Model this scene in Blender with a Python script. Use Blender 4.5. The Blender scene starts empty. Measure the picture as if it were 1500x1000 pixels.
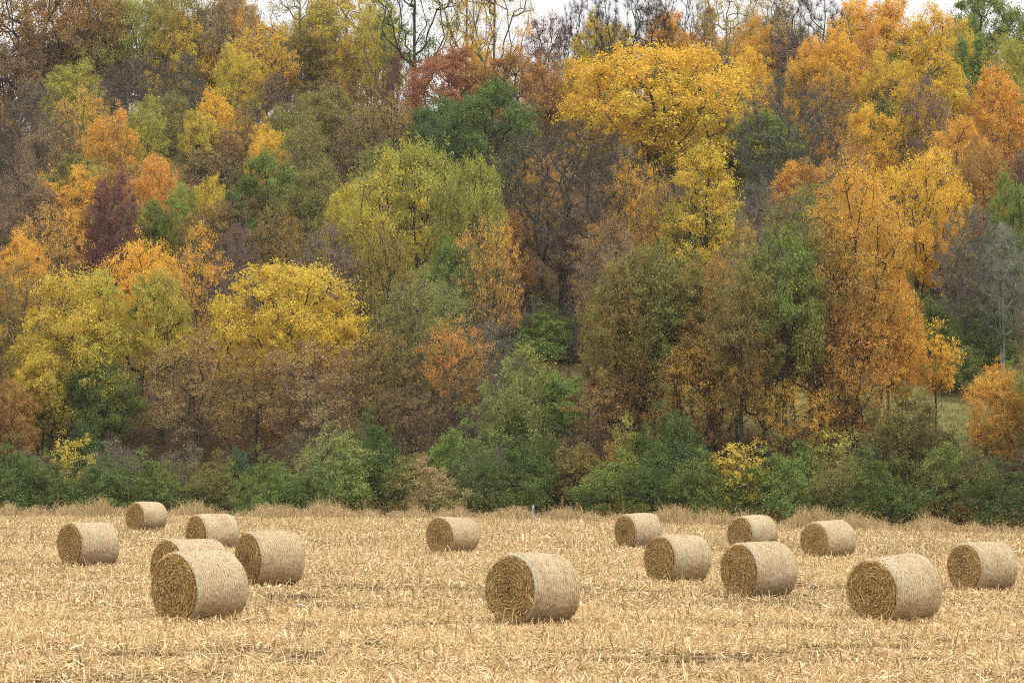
import bpy, math, random
import numpy as np
from mathutils import Vector
R = math.radians
C = bpy.context.scene.collection
scene = bpy.context.scene

# ------------------------------------------------------------------ camera, sky, sun, exposure
FPX = 4000.0            # focal length in pixels of a 1500 px wide frame
CAM_H = 3.3
PITCH = math.atan(179.0 / FPX)
cd = bpy.data.cameras.new('camera'); cam = bpy.data.objects.new('camera', cd); C.objects.link(cam)
cam.location = (0, 0, CAM_H); cam.rotation_euler = (R(90) + PITCH, 0, 0)
cd.sensor_width = 36.0; cd.lens = 36.0 * FPX / 1500.0
cd.clip_start = 0.5; cd.clip_end = 4000.0
scene.camera = cam

SUN_EL, SUN_AZ = 58.0, 110.0     # sun stands to the right of and a little behind the camera (azimuth clockwise from +Y)
w = bpy.data.worlds.new('World'); scene.world = w; w.use_nodes = True
nt = w.node_tree; nt.nodes.clear()
wo = nt.nodes.new('ShaderNodeOutputWorld')
sky = nt.nodes.new('ShaderNodeTexSky'); sky.sky_type = 'NISHITA'; sky.sun_disc = False
sky.sun_elevation = R(SUN_EL); sky.sun_rotation = R(SUN_AZ); sky.air_density = 1.0; sky.dust_density = 3.0
b1 = nt.nodes.new('ShaderNodeBackground'); b1.inputs[1].default_value = 0.10
nt.links.new(sky.outputs[0], b1.inputs[0])
# overcast cloud layer: nearly even, a little brighter overhead
tc = nt.nodes.new('ShaderNodeTexCoord'); nz = nt.nodes.new('ShaderNodeTexNoise')
nz.inputs['Scale'].default_value = 2.2; nz.inputs['Detail'].default_value = 5.0
nt.links.new(tc.outputs['Generated'], nz.inputs['Vector'])
cr = nt.nodes.new('ShaderNodeValToRGB')
cr.color_ramp.elements[0].position = 0.3; cr.color_ramp.elements[0].color = (0.90, 0.885, 0.86, 1)
cr.color_ramp.elements[1].position = 0.7; cr.color_ramp.elements[1].color = (1.0, 0.98, 0.945, 1)
nt.links.new(nz.outputs['Fac'], cr.inputs[0])
b2 = nt.nodes.new('ShaderNodeBackground')
sx = nt.nodes.new('ShaderNodeSeparateXYZ'); nt.links.new(tc.outputs['Generated'], sx.inputs[0])
gr = nt.nodes.new('ShaderNodeMapRange'); gr.inputs[1].default_value = 0.0; gr.inputs[2].default_value = 1.0
gr.inputs[3].default_value = 0.60; gr.inputs[4].default_value = 1.38
nt.links.new(sx.outputs['Z'], gr.inputs[0]); nt.links.new(gr.outputs[0], b2.inputs[1])
nt.links.new(cr.outputs[0], b2.inputs[0])
mx = nt.nodes.new('ShaderNodeMixShader'); mx.inputs[0].default_value = 0.88
nt.links.new(b1.outputs[0], mx.inputs[1]); nt.links.new(b2.outputs[0], mx.inputs[2])
nt.links.new(mx.outputs[0], wo.inputs[0])

sl = bpy.data.lights.new('sun', 'SUN'); so = bpy.data.objects.new('sun', sl); C.objects.link(so)
sl.energy = 1.4; sl.angle = R(14); sl.color = (1.0, 0.95, 0.86)
az, el = R(SUN_AZ), R(SUN_EL)
sdir = Vector((math.sin(az) * math.cos(el), math.cos(az) * math.cos(el), math.sin(el)))
so.rotation_euler = (-sdir).to_track_quat('-Z', 'Y').to_euler(); so.location = (40, -40, 80)

scene.view_settings.view_transform = 'Standard'; scene.view_settings.look = 'None'
scene.view_settings.exposure = 0.70; scene.view_settings.gamma = 1.0; scene.view_settings.use_curve_mapping = False
scene.render.engine = 'CYCLES'
scene.cycles.max_bounces = 6; scene.cycles.diffuse_bounces = 3; scene.cycles.transmission_bounces = 3
scene.cycles.glossy_bounces = 1; scene.cycles.volume_bounces = 0
scene.cycles.use_denoising = False
scene.cycles.pixel_filter_type = 'BLACKMAN_HARRIS'; scene.cycles.filter_width = 1.0

# ------------------------------------------------------------------ helpers
def lin(c):
    c = np.asarray(c, float) / 255.0
    return np.where(c <= 0.04045, c / 12.92, ((c + 0.055) / 1.055) ** 2.4)

def unit(v):
    return v / np.maximum(np.linalg.norm(v, axis=-1, keepdims=True), 1e-9)

def mesh_np(name, verts, faces, mat=None, face_cols=None, smooth=False):
    """verts (n,3), faces (m,k) with constant k"""
    me = bpy.data.meshes.new(name)
    n, (m, k) = len(verts), faces.shape
    me.vertices.add(n); me.vertices.foreach_set('co', np.ascontiguousarray(verts, np.float32).ravel())
    me.loops.add(m * k); me.loops.foreach_set('vertex_index', np.ascontiguousarray(faces, np.int32).ravel())
    me.polygons.add(m); me.polygons.foreach_set('loop_start', np.arange(0, m * k, k, dtype=np.int32))
    if smooth: me.polygons.foreach_set('use_smooth', np.ones(m, bool))
    me.update(calc_edges=True)
    if face_cols is not None:
        fc = np.ones((m, 4), np.float32); fc[:, :face_cols.shape[1]] = face_cols
        a = me.attributes.new('tone', 'FLOAT_COLOR', 'FACE'); a.data.foreach_set('color', fc.ravel())
    if mat: me.materials.append(mat)
    return me

def quads(v4):
    n = len(v4)
    return v4.reshape(-1, 3), np.arange(n * 4).reshape(n, 4)

def link(name, me, parent=None):
    o = bpy.data.objects.new(name, me); C.objects.link(o)
    if parent: o.parent = parent
    return o

def empty(name, loc, rz=0.0):
    o = bpy.data.objects.new(name, None); C.objects.link(o)
    o.empty_display_size = 0.3; o.location = loc; o.rotation_euler = (0, 0, rz)
    return o

def tag(o, label=None, cat=None, group=None, kind=None):
    if label: o['label'] = label
    if cat: o['category'] = cat
    if group: o['group'] = group
    if kind: o['kind'] = kind
    return o

def perp(d):
    a = np.where(np.abs(d[:, 2:3]) < 0.9, np.array([[0, 0, 1.0]]), np.array([[1.0, 0, 0]]))
    u = unit(np.cross(d, a)); return u, np.cross(d, u)

def frusta(p0, p1, r0, r1, k):
    d = unit(p1 - p0); u, v = perp(d)
    an = np.arange(k) * 2 * np.pi / k
    ring = u[:, None, :] * np.cos(an)[None, :, None] + v[:, None, :] * np.sin(an)[None, :, None]
    a = p0[:, None, :] + ring * r0[:, None, None]; b = p1[:, None, :] + ring * r1[:, None, None]
    vs = np.concatenate([a, b], 1).reshape(-1, 3)
    i = np.arange(k); j = (i + 1) % k
    f = np.stack([i, j, j + k, i + k], 1)[None] + (np.arange(len(p0)) * 2 * k)[:, None, None]
    return vs, f.reshape(-1, 4)

def join(parts):
    vs, fs, o = [], [], 0
    for v, f in parts:
        vs.append(v); fs.append(f + o); o += len(v)
    return np.concatenate(vs), np.concatenate(fs)

_ng = np.random.default_rng(5).random((64, 64))
def vnoise(x, y):
    x = np.asarray(x, float); y = np.asarray(y, float)
    xi = np.floor(x).astype(int); yi = np.floor(y).astype(int); fx = x - xi; fy = y - yi
    fx = fx * fx * (3 - 2 * fx); fy = fy * fy * (3 - 2 * fy)
    g = lambda a, b: _ng[a % 64, b % 64]
    return (g(xi, yi) * (1 - fx) + g(xi + 1, yi) * fx) * (1 - fy) + (g(xi, yi + 1) * (1 - fx) + g(xi + 1, yi + 1) * fx) * fy

# ------------------------------------------------------------------ terrain shape
def edge_y(X):
    return 160.0 - 0.30 * np.clip(X, -90, 90)

def ground(X, Y):
    X = np.asarray(X, float); Y = np.asarray(Y, float)
    lat = -0.025 * np.clip(X, 0, 60) * np.clip(Y / 60, 0, 1)
    s = Y - (edge_y(X) + 7.0)
    s = np.maximum(s, 0)
    h = np.where(s < 15, 0.31 * s * s / 30, 2.325 + 0.31 * (np.minimum(s, 138) - 15))
    t = np.clip(s - 138, 0, 40); h = h + 0.31 * (t - t * t / 80)
    bump = (vnoise(X / 9 + 3, Y / 9) - 0.5) * np.clip(s / 20, 0, 1) * 1.6
    fieldb = (vnoise(X / 5 + 11, Y / 7 + 4) - 0.5) * 0.08
    return lat + h + bump + fieldb

def ray(px, py):
    u = (px - 750.0) / FPX; v = (500.0 - py) / FPX
    cp, sp = math.cos(PITCH), math.sin(PITCH)
    return u / (cp - v * sp), (sp + v * cp) / (cp - v * sp)     # dX/dY, dZ/dY

def ground_hit(px, py):
    kx, kz = ray(px, py)
    Y = np.linspace(20, 330, 6200)
    d = CAM_H + kz * Y - ground(kx * Y, Y)
    i = int(np.argmax(d <= 0)) if (d <= 0).any() else len(Y) - 1
    return kx * Y[i], Y[i]

# ------------------------------------------------------------------ materials
def new_mat(name):
    m = bpy.data.materials.new(name); m.use_nodes = True
    t = m.node_tree; t.nodes.clear()
    out = t.nodes.new('ShaderNodeOutputMaterial')
    return m, t, out

def N(t, typ, **kw):
    n = t.nodes.new(typ)
    for k, v in kw.items():
        setattr(n, k, v)
    return n

def mixrgb(t, a, b, fac, blend='MIX'):
    n = t.nodes.new('ShaderNodeMix'); n.data_type = 'RGBA'; n.blend_type = blend
    for s, v in ((n.inputs[0], fac), (n.inputs[6], a), (n.inputs[7], b)):
        if hasattr(v, 'links') or isinstance(v, bpy.types.NodeSocket): t.links.new(v, s)
        elif isinstance(v, (int, float)): s.default_value = v
        else: s.default_value = (*v, 1) if len(v) == 3 else v
    return n.outputs[2]

def leaf_material(name, trans=0.35):
    m, t, out = new_mat(name)
    at = N(t, 'ShaderNodeAttribute', attribute_name='tone'); sp = N(t, 'ShaderNodeSeparateColor')
    t.links.new(at.outputs['Color'], sp.inputs[0])
    oi = N(t, 'ShaderNodeObjectInfo')
    a2 = N(t, 'ShaderNodeAttribute', attribute_name='tint_b', attribute_type='OBJECT')
    col = mixrgb(t, oi.outputs['Color'], a2.outputs['Color'], sp.outputs[1])
    hsv = N(t, 'ShaderNodeHueSaturation')
    mr = N(t, 'ShaderNodeMapRange'); mr.inputs[3].default_value = 0.70; mr.inputs[4].default_value = 1.30
    t.links.new(sp.outputs[0], mr.inputs[0]); t.links.new(mr.outputs[0], hsv.inputs['Value'])
    mh = N(t, 'ShaderNodeMapRange'); mh.inputs[3].default_value = 0.490; mh.inputs[4].default_value = 0.512
    t.links.new(sp.outputs[2], mh.inputs[0]); t.links.new(mh.outputs[0], hsv.inputs['Hue'])
    t.links.new(col, hsv.inputs['Color'])
    d = N(t, 'ShaderNodeBsdfDiffuse'); tr = N(t, 'ShaderNodeBsdfTranslucent'); mxs = N(t, 'ShaderNodeMixShader')
    t.links.new(hsv.outputs[0], d.inputs[0]); t.links.new(hsv.outputs[0], tr.inputs[0])
    mxs.inputs[0].default_value = trans
    t.links.new(d.outputs[0], mxs.inputs[1]); t.links.new(tr.outputs[0], mxs.inputs[2])
    g = N(t, 'ShaderNodeBsdfGlossy'); g.inputs['Roughness'].default_value = 0.5; g.inputs[0].default_value = (1, 1, 1, 1)
    m2 = N(t, 'ShaderNodeMixShader'); m2.inputs[0].default_value = 0.012
    t.links.new(mxs.outputs[0], m2.inputs[1]); t.links.new(g.outputs[0], m2.inputs[2])
    t.links.new(m2.outputs[0], out.inputs[0])
    return m

def bark_material():
    m, t, out = new_mat('bark')
    oi = N(t, 'ShaderNodeObjectInfo')
    tcn = N(t, 'ShaderNodeTexCoord'); mp = N(t, 'ShaderNodeMapping'); mp.inputs['Scale'].default_value = (9, 9, 1.6)
    t.links.new(tcn.outputs['Object'], mp.inputs[0])
    nz = N(t, 'ShaderNodeTexNoise'); nz.inputs['Scale'].default_value = 1.0; nz.inputs['Detail'].default_value = 6
    t.links.new(mp.outputs[0], nz.inputs['Vector'])
    r = N(t, 'ShaderNodeValToRGB'); r.color_ramp.elements[0].position = 0.35; r.color_ramp.elements[0].color = (0.45, 0.42, 0.40, 1)
    r.color_ramp.elements[1].position = 0.7; r.color_ramp.elements[1].color = (1.5, 1.5, 1.45, 1)
    t.links.new(nz.outputs['Fac'], r.inputs[0])
    col = mixrgb(t, oi.outputs['Color'], r.outputs[0], 1.0, 'MULTIPLY')
    p = N(t, 'ShaderNodeBsdfDiffuse'); t.links.new(col, p.inputs[0])
    bp = N(t, 'ShaderNodeBump'); bp.inputs['Strength'].default_value = 0.6; bp.inputs['Distance'].default_value = 0.05
    t.links.new(nz.outputs['Fac'], bp.inputs['Height']); t.links.new(bp.outputs[0], p.inputs['Normal'])
    t.links.new(p.outputs[0], out.inputs[0])
    return m

def tone_material(name, stops, trans=0.0, vmin=0.7, vmax=1.25, bump=False):
    """colour picked along a ramp by the red of each face's tone, brightness by its green"""
    m, t, out = new_mat(name)
    at = N(t, 'ShaderNodeAttribute', attribute_name='tone'); sp = N(t, 'ShaderNodeSeparateColor')
    t.links.new(at.outputs['Color'], sp.inputs[0])
    r = N(t, 'ShaderNodeValToRGB'); e = r.color_ramp.elements
    while len(e) < len(stops): e.new(0.5)
    for el_, (p_, c_) in zip(e, stops):
        el_.position = p_; el_.color = (*[float(q) for q in lin(c_)], 1)
    t.links.new(sp.outputs[0], r.inputs[0])
    hsv = N(t, 'ShaderNodeHueSaturation'); mr = N(t, 'ShaderNodeMapRange')
    mr.inputs[3].default_value = vmin; mr.inputs[4].default_value = vmax
    t.links.new(sp.outputs[1], mr.inputs[0]); t.links.new(mr.outputs[0], hsv.inputs['Value']); t.links.new(r.outputs[0], hsv.inputs['Color'])
    d = N(t, 'ShaderNodeBsdfDiffuse'); t.links.new(hsv.outputs[0], d.inputs[0]); last = d.outputs[0]
    if trans > 0:
        tr = N(t, 'ShaderNodeBsdfTranslucent'); t.links.new(hsv.outputs[0], tr.inputs[0])
        ms = N(t, 'ShaderNodeMixShader'); ms.inputs[0].default_value = trans
        t.links.new(d.outputs[0], ms.inputs[1]); t.links.new(tr.outputs[0], ms.inputs[2]); last = ms.outputs[0]
    t.links.new(last, out.inputs[0])
    return m

def field_material():
    m, t, out = new_mat('field_soil')
    tcn = N(t, 'ShaderNodeTexCoord')
    mp = N(t, 'ShaderNodeMapping'); mp.inputs['Scale'].default_value = (0.5, 1.2, 1)
    t.links.new(tcn.outputs['Object'], mp.inputs[0])
    n1 = N(t, 'ShaderNodeTexNoise'); n1.inputs['Scale'].default_value = 1.3; n1.inputs['Detail'].default_value = 8; n1.inputs['Roughness'].default_value = 0.7
    t.links.new(mp.outputs[0], n1.inputs['Vector'])
    r = N(t, 'ShaderNodeValToRGB'); e = r.color_ramp.elements
    e[0].position = 0.40; e[0].color = (0.045, 0.036, 0.028, 1)
    e[1].position = 0.60; e[1].color = (0.34, 0.25, 0.14, 1)
    e.new(0.50).color = (0.16, 0.115, 0.07, 1)
    t.links.new(n1.outputs['Fac'], r.inputs[0])
    n2 = N(t, 'ShaderNodeTexNoise'); n2.inputs['Scale'].default_value = 14; n2.inputs['Detail'].default_value = 6
    t.links.new(tcn.outputs['Object'], n2.inputs['Vector'])
    r2 = N(t, 'ShaderNodeValToRGB'); r2.color_ramp.elements[0].position = 0.3; r2.color_ramp.elements[0].color = (0.5, 0.5, 0.5, 1)
    r2.color_ramp.elements[1].position = 0.7; r2.color_ramp.elements[1].color = (1.35, 1.3, 1.25, 1)
    t.links.new(n2.outputs['Fac'], r2.inputs[0])
    col = mixrgb(t, r.outputs[0], r2.outputs[0], 1.0, 'MULTIPLY')
    d = N(t, 'ShaderNodeBsdfDiffuse'); t.links.new(col, d.inputs[0])
    bp = N(t, 'ShaderNodeBump'); bp.inputs['Strength'].default_value = 0.8; bp.inputs['Distance'].default_value = 0.06
    t.links.new(n2.outputs['Fac'], bp.inputs['Height']); t.links.new(bp.outputs[0], d.inputs['Normal'])
    t.links.new(d.outputs[0], out.inputs[0])
    return m

def hill_material():
    m, t, out = new_mat('leaf_litter')
    tcn = N(t, 'ShaderNodeTexCoord')
    n1 = N(t, 'ShaderNodeTexNoise'); n1.inputs['Scale'].default_value = 2.5; n1.inputs['Detail'].default_value = 8
    t.links.new(tcn.outputs['Object'], n1.inputs['Vector'])
    r = N(t, 'ShaderNodeValToRGB'); e = r.color_ramp.elements
    e[0].position = 0.3; e[0].color = (0.035, 0.028, 0.018, 1); e[1].position = 0.7; e[1].color = (0.13, 0.09, 0.052, 1)
    t.links.new(n1.outputs['Fac'], r.inputs[0])
    at = N(t, 'ShaderNodeAttribute', attribute_name='tone'); sp = N(t, 'ShaderNodeSeparateColor')
    t.links.new(at.outputs['Color'], sp.inputs[0])
    n3 = N(t, 'ShaderNodeTexNoise'); n3.inputs['Scale'].default_value = 0.9; n3.inputs['Detail'].default_value = 5
    t.links.new(tcn.outputs['Object'], n3.inputs['Vector'])
    rg = N(t, 'ShaderNodeValToRGB'); rg.color_ramp.elements[0].position = 0.35; rg.color_ramp.elements[0].color = (0.12, 0.13, 0.045, 1)
    rg.color_ramp.elements[1].position = 0.65; rg.color_ramp.elements[1].color = (0.27, 0.24, 0.10, 1)
    t.links.new(n3.outputs['Fac'], rg.inputs[0])
    col = mixrgb(t, r.outputs[0], rg.outputs[0], sp.outputs[0])
    d = N(t, 'ShaderNodeBsdfDiffuse'); t.links.new(col, d.inputs[0])
    t.links.new(d.outputs[0], out.inputs[0])
    return m

def wrap_material():
    m, t, out = new_mat('net_wrap')
    oi = N(t, 'ShaderNodeObjectInfo')
    tcn = N(t, 'ShaderNodeTexCoord')
    add = N(t, 'ShaderNodeVectorMath', operation='ADD'); sc = N(t, 'ShaderNodeVectorMath', operation='SCALE')
    cmb = N(t, 'ShaderNodeCombineXYZ')
    for i in range(3): t.links.new(oi.outputs['Random'], cmb.inputs[i])
    t.links.new(cmb.outputs[0], sc.inputs[0]); sc.inputs['Scale'].default_value = 37.0
    t.links.new(tcn.outputs['Object'], add.inputs[0]); t.links.new(sc.outputs[0], add.inputs[1])
    # broad patches: straw beige to pale grey green where the net lies thick
    n1 = N(t, 'ShaderNodeTexNoise'); n1.inputs['Scale'].default_value = 1.7; n1.inputs['Detail'].default_value = 4
    mp = N(t, 'ShaderNodeMapping'); mp.inputs['Scale'].default_value = (1.8, 0.5, 0.5)
    t.links.new(add.outputs[0], mp.inputs[0]); t.links.new(mp.outputs[0], n1.inputs['Vector'])
    r1 = N(t, 'ShaderNodeValToRGB'); e = r1.color_ramp.elements
    e[0].position = 0.36; e[0].color = (0.50, 0.37, 0.20, 1); e[1].position = 0.64; e[1].color = (0.54, 0.50, 0.33, 1)
    e.new(0.5).color = (0.56, 0.44, 0.27, 1)
    t.links.new(n1.outputs['Fac'], r1.inputs[0])
    # straw mottling stretched round the bale
    n2 = N(t, 'ShaderNodeTexNoise'); n2.inputs['Scale'].default_value = 20; n2.inputs['Detail'].default_value = 6; n2.inputs['Roughness'].default_value = 0.75
    mp2 = N(t, 'ShaderNodeMapping'); mp2.inputs['Scale'].default_value = (4.5, 1.0, 1.0)
    t.links.new(add.outputs[0], mp2.inputs[0]); t.links.new(mp2.outputs[0], n2.inputs['Vector'])
    r2 = N(t, 'ShaderNodeValToRGB'); e = r2.color_ramp.elements
    e[0].position = 0.34; e[0].color = (0.40, 0.31, 0.21, 1); e[1].position = 0.66; e[1].color = (1.12, 1.10, 1.05, 1)
    t.links.new(n2.outputs['Fac'], r2.inputs[0])
    col = mixrgb(t, r1.outputs[0], r2.outputs[0], 0.85, 'MULTIPLY')
    # net threads: fine hoops round the bale
    wv = N(t, 'ShaderNodeTexWave'); wv.wave_type = 'BANDS'; wv.bands_direction = 'X'
    wv.inputs['Scale'].default_value = 5.0; wv.inputs['Distortion'].default_value = 1.2; wv.inputs['Detail'].default_value = 2
    t.links.new(add.outputs[0], wv.inputs['Vector'])
    r3 = N(t, 'ShaderNodeValToRGB'); r3.color_ramp.elements[0].position = 0.55; r3.color_ramp.elements[0].color = (0, 0, 0, 1)
    r3.color_ramp.elements[1].position = 0.95; r3.color_ramp.elements[1].color = (1, 1, 1, 1)
    t.links.new(wv.outputs['Fac'], r3.inputs[0])
    mul = N(t, 'ShaderNodeMath', operation='MULTIPLY'); mul.inputs[1].default_value = 0.38
    t.links.new(r3.outputs[0], mul.inputs[0])
    col = mixrgb(t, col, (0.72, 0.68, 0.58), mul.outputs[0])
    p = N(t, 'ShaderNodeBsdfPrincipled'); p.inputs['Roughness'].default_value = 0.65; p.inputs['Specular IOR Level'].default_value = 0.25
    t.links.new(col, p.inputs['Base Color'])
    bp = N(t, 'ShaderNodeBump'); bp.inputs['Strength'].default_value = 0.7; bp.inputs['Distance'].default_value = 0.03
    t.links.new(n2.outputs['Fac'], bp.inputs['Height']); t.links.new(bp.outputs[0], p.inputs['Normal'])
    t.links.new(p.outputs[0], out.inputs[0])
    return m

def face_material():
    m, t, out = new_mat('packed_hay')
    tcn = N(t, 'ShaderNodeTexCoord')
    n = N(t, 'ShaderNodeTexNoise'); n.inputs['Scale'].default_value = 18; n.inputs['Detail'].default_value = 6
    t.links.new(tcn.outputs['Object'], n.inputs['Vector'])
    r = N(t, 'ShaderNodeValToRGB'); e = r.color_ramp.elements
    e[0].position = 0.35; e[0].color = (0.17, 0.115, 0.058, 1); e[1].position = 0.68; e[1].color = (0.45, 0.33, 0.17, 1)
    t.links.new(n.outputs['Fac'], r.inputs[0])
    d = N(t, 'ShaderNodeBsdfDiffuse'); t.links.new(r.outputs[0], d.inputs[0])
    bp = N(t, 'ShaderNodeBump'); bp.inputs['Strength'].default_value = 1.0; bp.inputs['Distance'].default_value = 0.05
    t.links.new(n.outputs['Fac'], bp.inputs['Height']); t.links.new(bp.outputs[0], d.inputs['Normal'])
    t.links.new(d.outputs[0], out.inputs[0])
    return m

M_LEAF = leaf_material('foliage', 0.30); M_BARK = bark_material()
M_FIELD = field_material(); M_HILL = hill_material()
M_STRAW = tone_material('corn_residue', [(0.0, (98, 76, 54)), (0.22, (178, 144, 100)), (0.6, (222, 192, 142)), (0.9, (238, 216, 168)), (1.0, (246, 232, 196))], trans=0.15)
M_DRY = tone_material('dry_grass', [(0.0, (128, 106, 76)), (0.4, (196, 170, 126)), (0.75, (226, 204, 160)), (0.9, (168, 158, 104)), (1.0, (126, 130, 76))], trans=0.25)
M_HAY = tone_material('hay_stems', [(0.0, (122, 94, 56)), (0.4, (188, 152, 96)), (0.8, (226, 196, 136)), (1.0, (244, 228, 180))])
M_UNDER = tone_material('undergrowth_leaves', [(0.0, (84, 62, 42)), (0.3, (128, 92, 52)), (0.5, (128, 106, 58)), (0.65, (110, 108, 50)), (1.0, (62, 92, 46))], trans=0.3)
M_GRASS = tone_material('meadow_grass', [(0.0, (122, 122, 70)), (0.6, (160, 150, 92)), (1.0, (190, 168, 118))], trans=0.25)
M_WISP = tone_material('net_wisps', [(0.0, (150, 122, 84)), (0.5, (192, 164, 120)), (1.0, (226, 208, 168))])
M_WRAP = wrap_material(); M_FACE = face_material()

# ------------------------------------------------------------------ ground sheets
def sheet(name, xs, ts, yfun, mat, mask=None):
    Xg, Tg = np.meshgrid(xs, ts); Yg = yfun(Xg, Tg)
    Z = ground(Xg, Yg)
    V = np.stack([Xg, Yg, Z], -1).reshape(-1, 3)
    nx, ny = len(xs), len(ts)
    i = (np.arange(ny - 1)[:, None] * nx + np.arange(nx - 1)[None]).ravel()
    F = np.stack([i, i + 1, i + nx + 1, i + nx], 1)
    fc = None
    if mask is not None:
        c = V[F].mean(1); fc = np.repeat(mask(c[:, 0], c[:, 1])[:, None], 3, 1)
    return tag(link(name, mesh_np(name, V, F, mat, fc, True)), kind='structure')

def clearing(X, Y):
    """grassy openings on the lower slope"""
    yc = 196.0 - 0.30 * (X - 25)
    return np.clip(1.3 * np.exp(-(((X - 24.0) / 14.5) ** 4 + ((Y - yc) / 9.5) ** 4)), 0, 1)

xs = np.unique(np.concatenate([np.linspace(-400, -60, 40), np.linspace(-60, 60, 161), np.linspace(60, 400, 40)]))
sheet('field', xs, np.concatenate([np.linspace(-60, 30, 12)[:-1], np.linspace(30, 164, 140)]),
      lambda X, T: np.where(T > 100, T + (edge_y(X) + 4 - 164) * (T - 100) / 64, T), M_FIELD)
sheet('hillside', xs, np.concatenate([np.linspace(0, 180, 160), np.linspace(185, 900, 40)]),
      lambda X, T: edge_y(X) + 4 + T, M_HILL, clearing)

# ------------------------------------------------------------------ corn stubble and residue (stuff)
def half_w(Y): return 0.1875 * Y * 1.06 + 7.5

def scatter(n, y0, y1, rng, power=1.0):
    Y = y0 + (y1 - y0) * rng.random(n * 2) ** power
    X = (rng.random(n * 2) * 2 - 1) * half_w(y1)
    ok = np.abs(X) < half_w(Y)
    return X[ok][:n], Y[ok][:n]

def cover(X, Y):
    a = vnoise(X * 0.35, Y * 0.9 + 7); b = vnoise(X * 1.1 + 31, Y * 2.6 + 3); c = vnoise(X * 0.06 + 9, Y * 0.11)
    d = vnoise(X * 0.10 + 17, Y * 0.75 + 50)
    row = 0.05 * np.sin(2 * np.pi * (Y - 0.06 * X) / 0.76) + 0.04 * np.sin(2 * np.pi * (Y - 0.06 * X) / 5.3)
    return 0.36 * a + 0.38 * b + 0.10 * c + 0.16 * d + row

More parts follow.
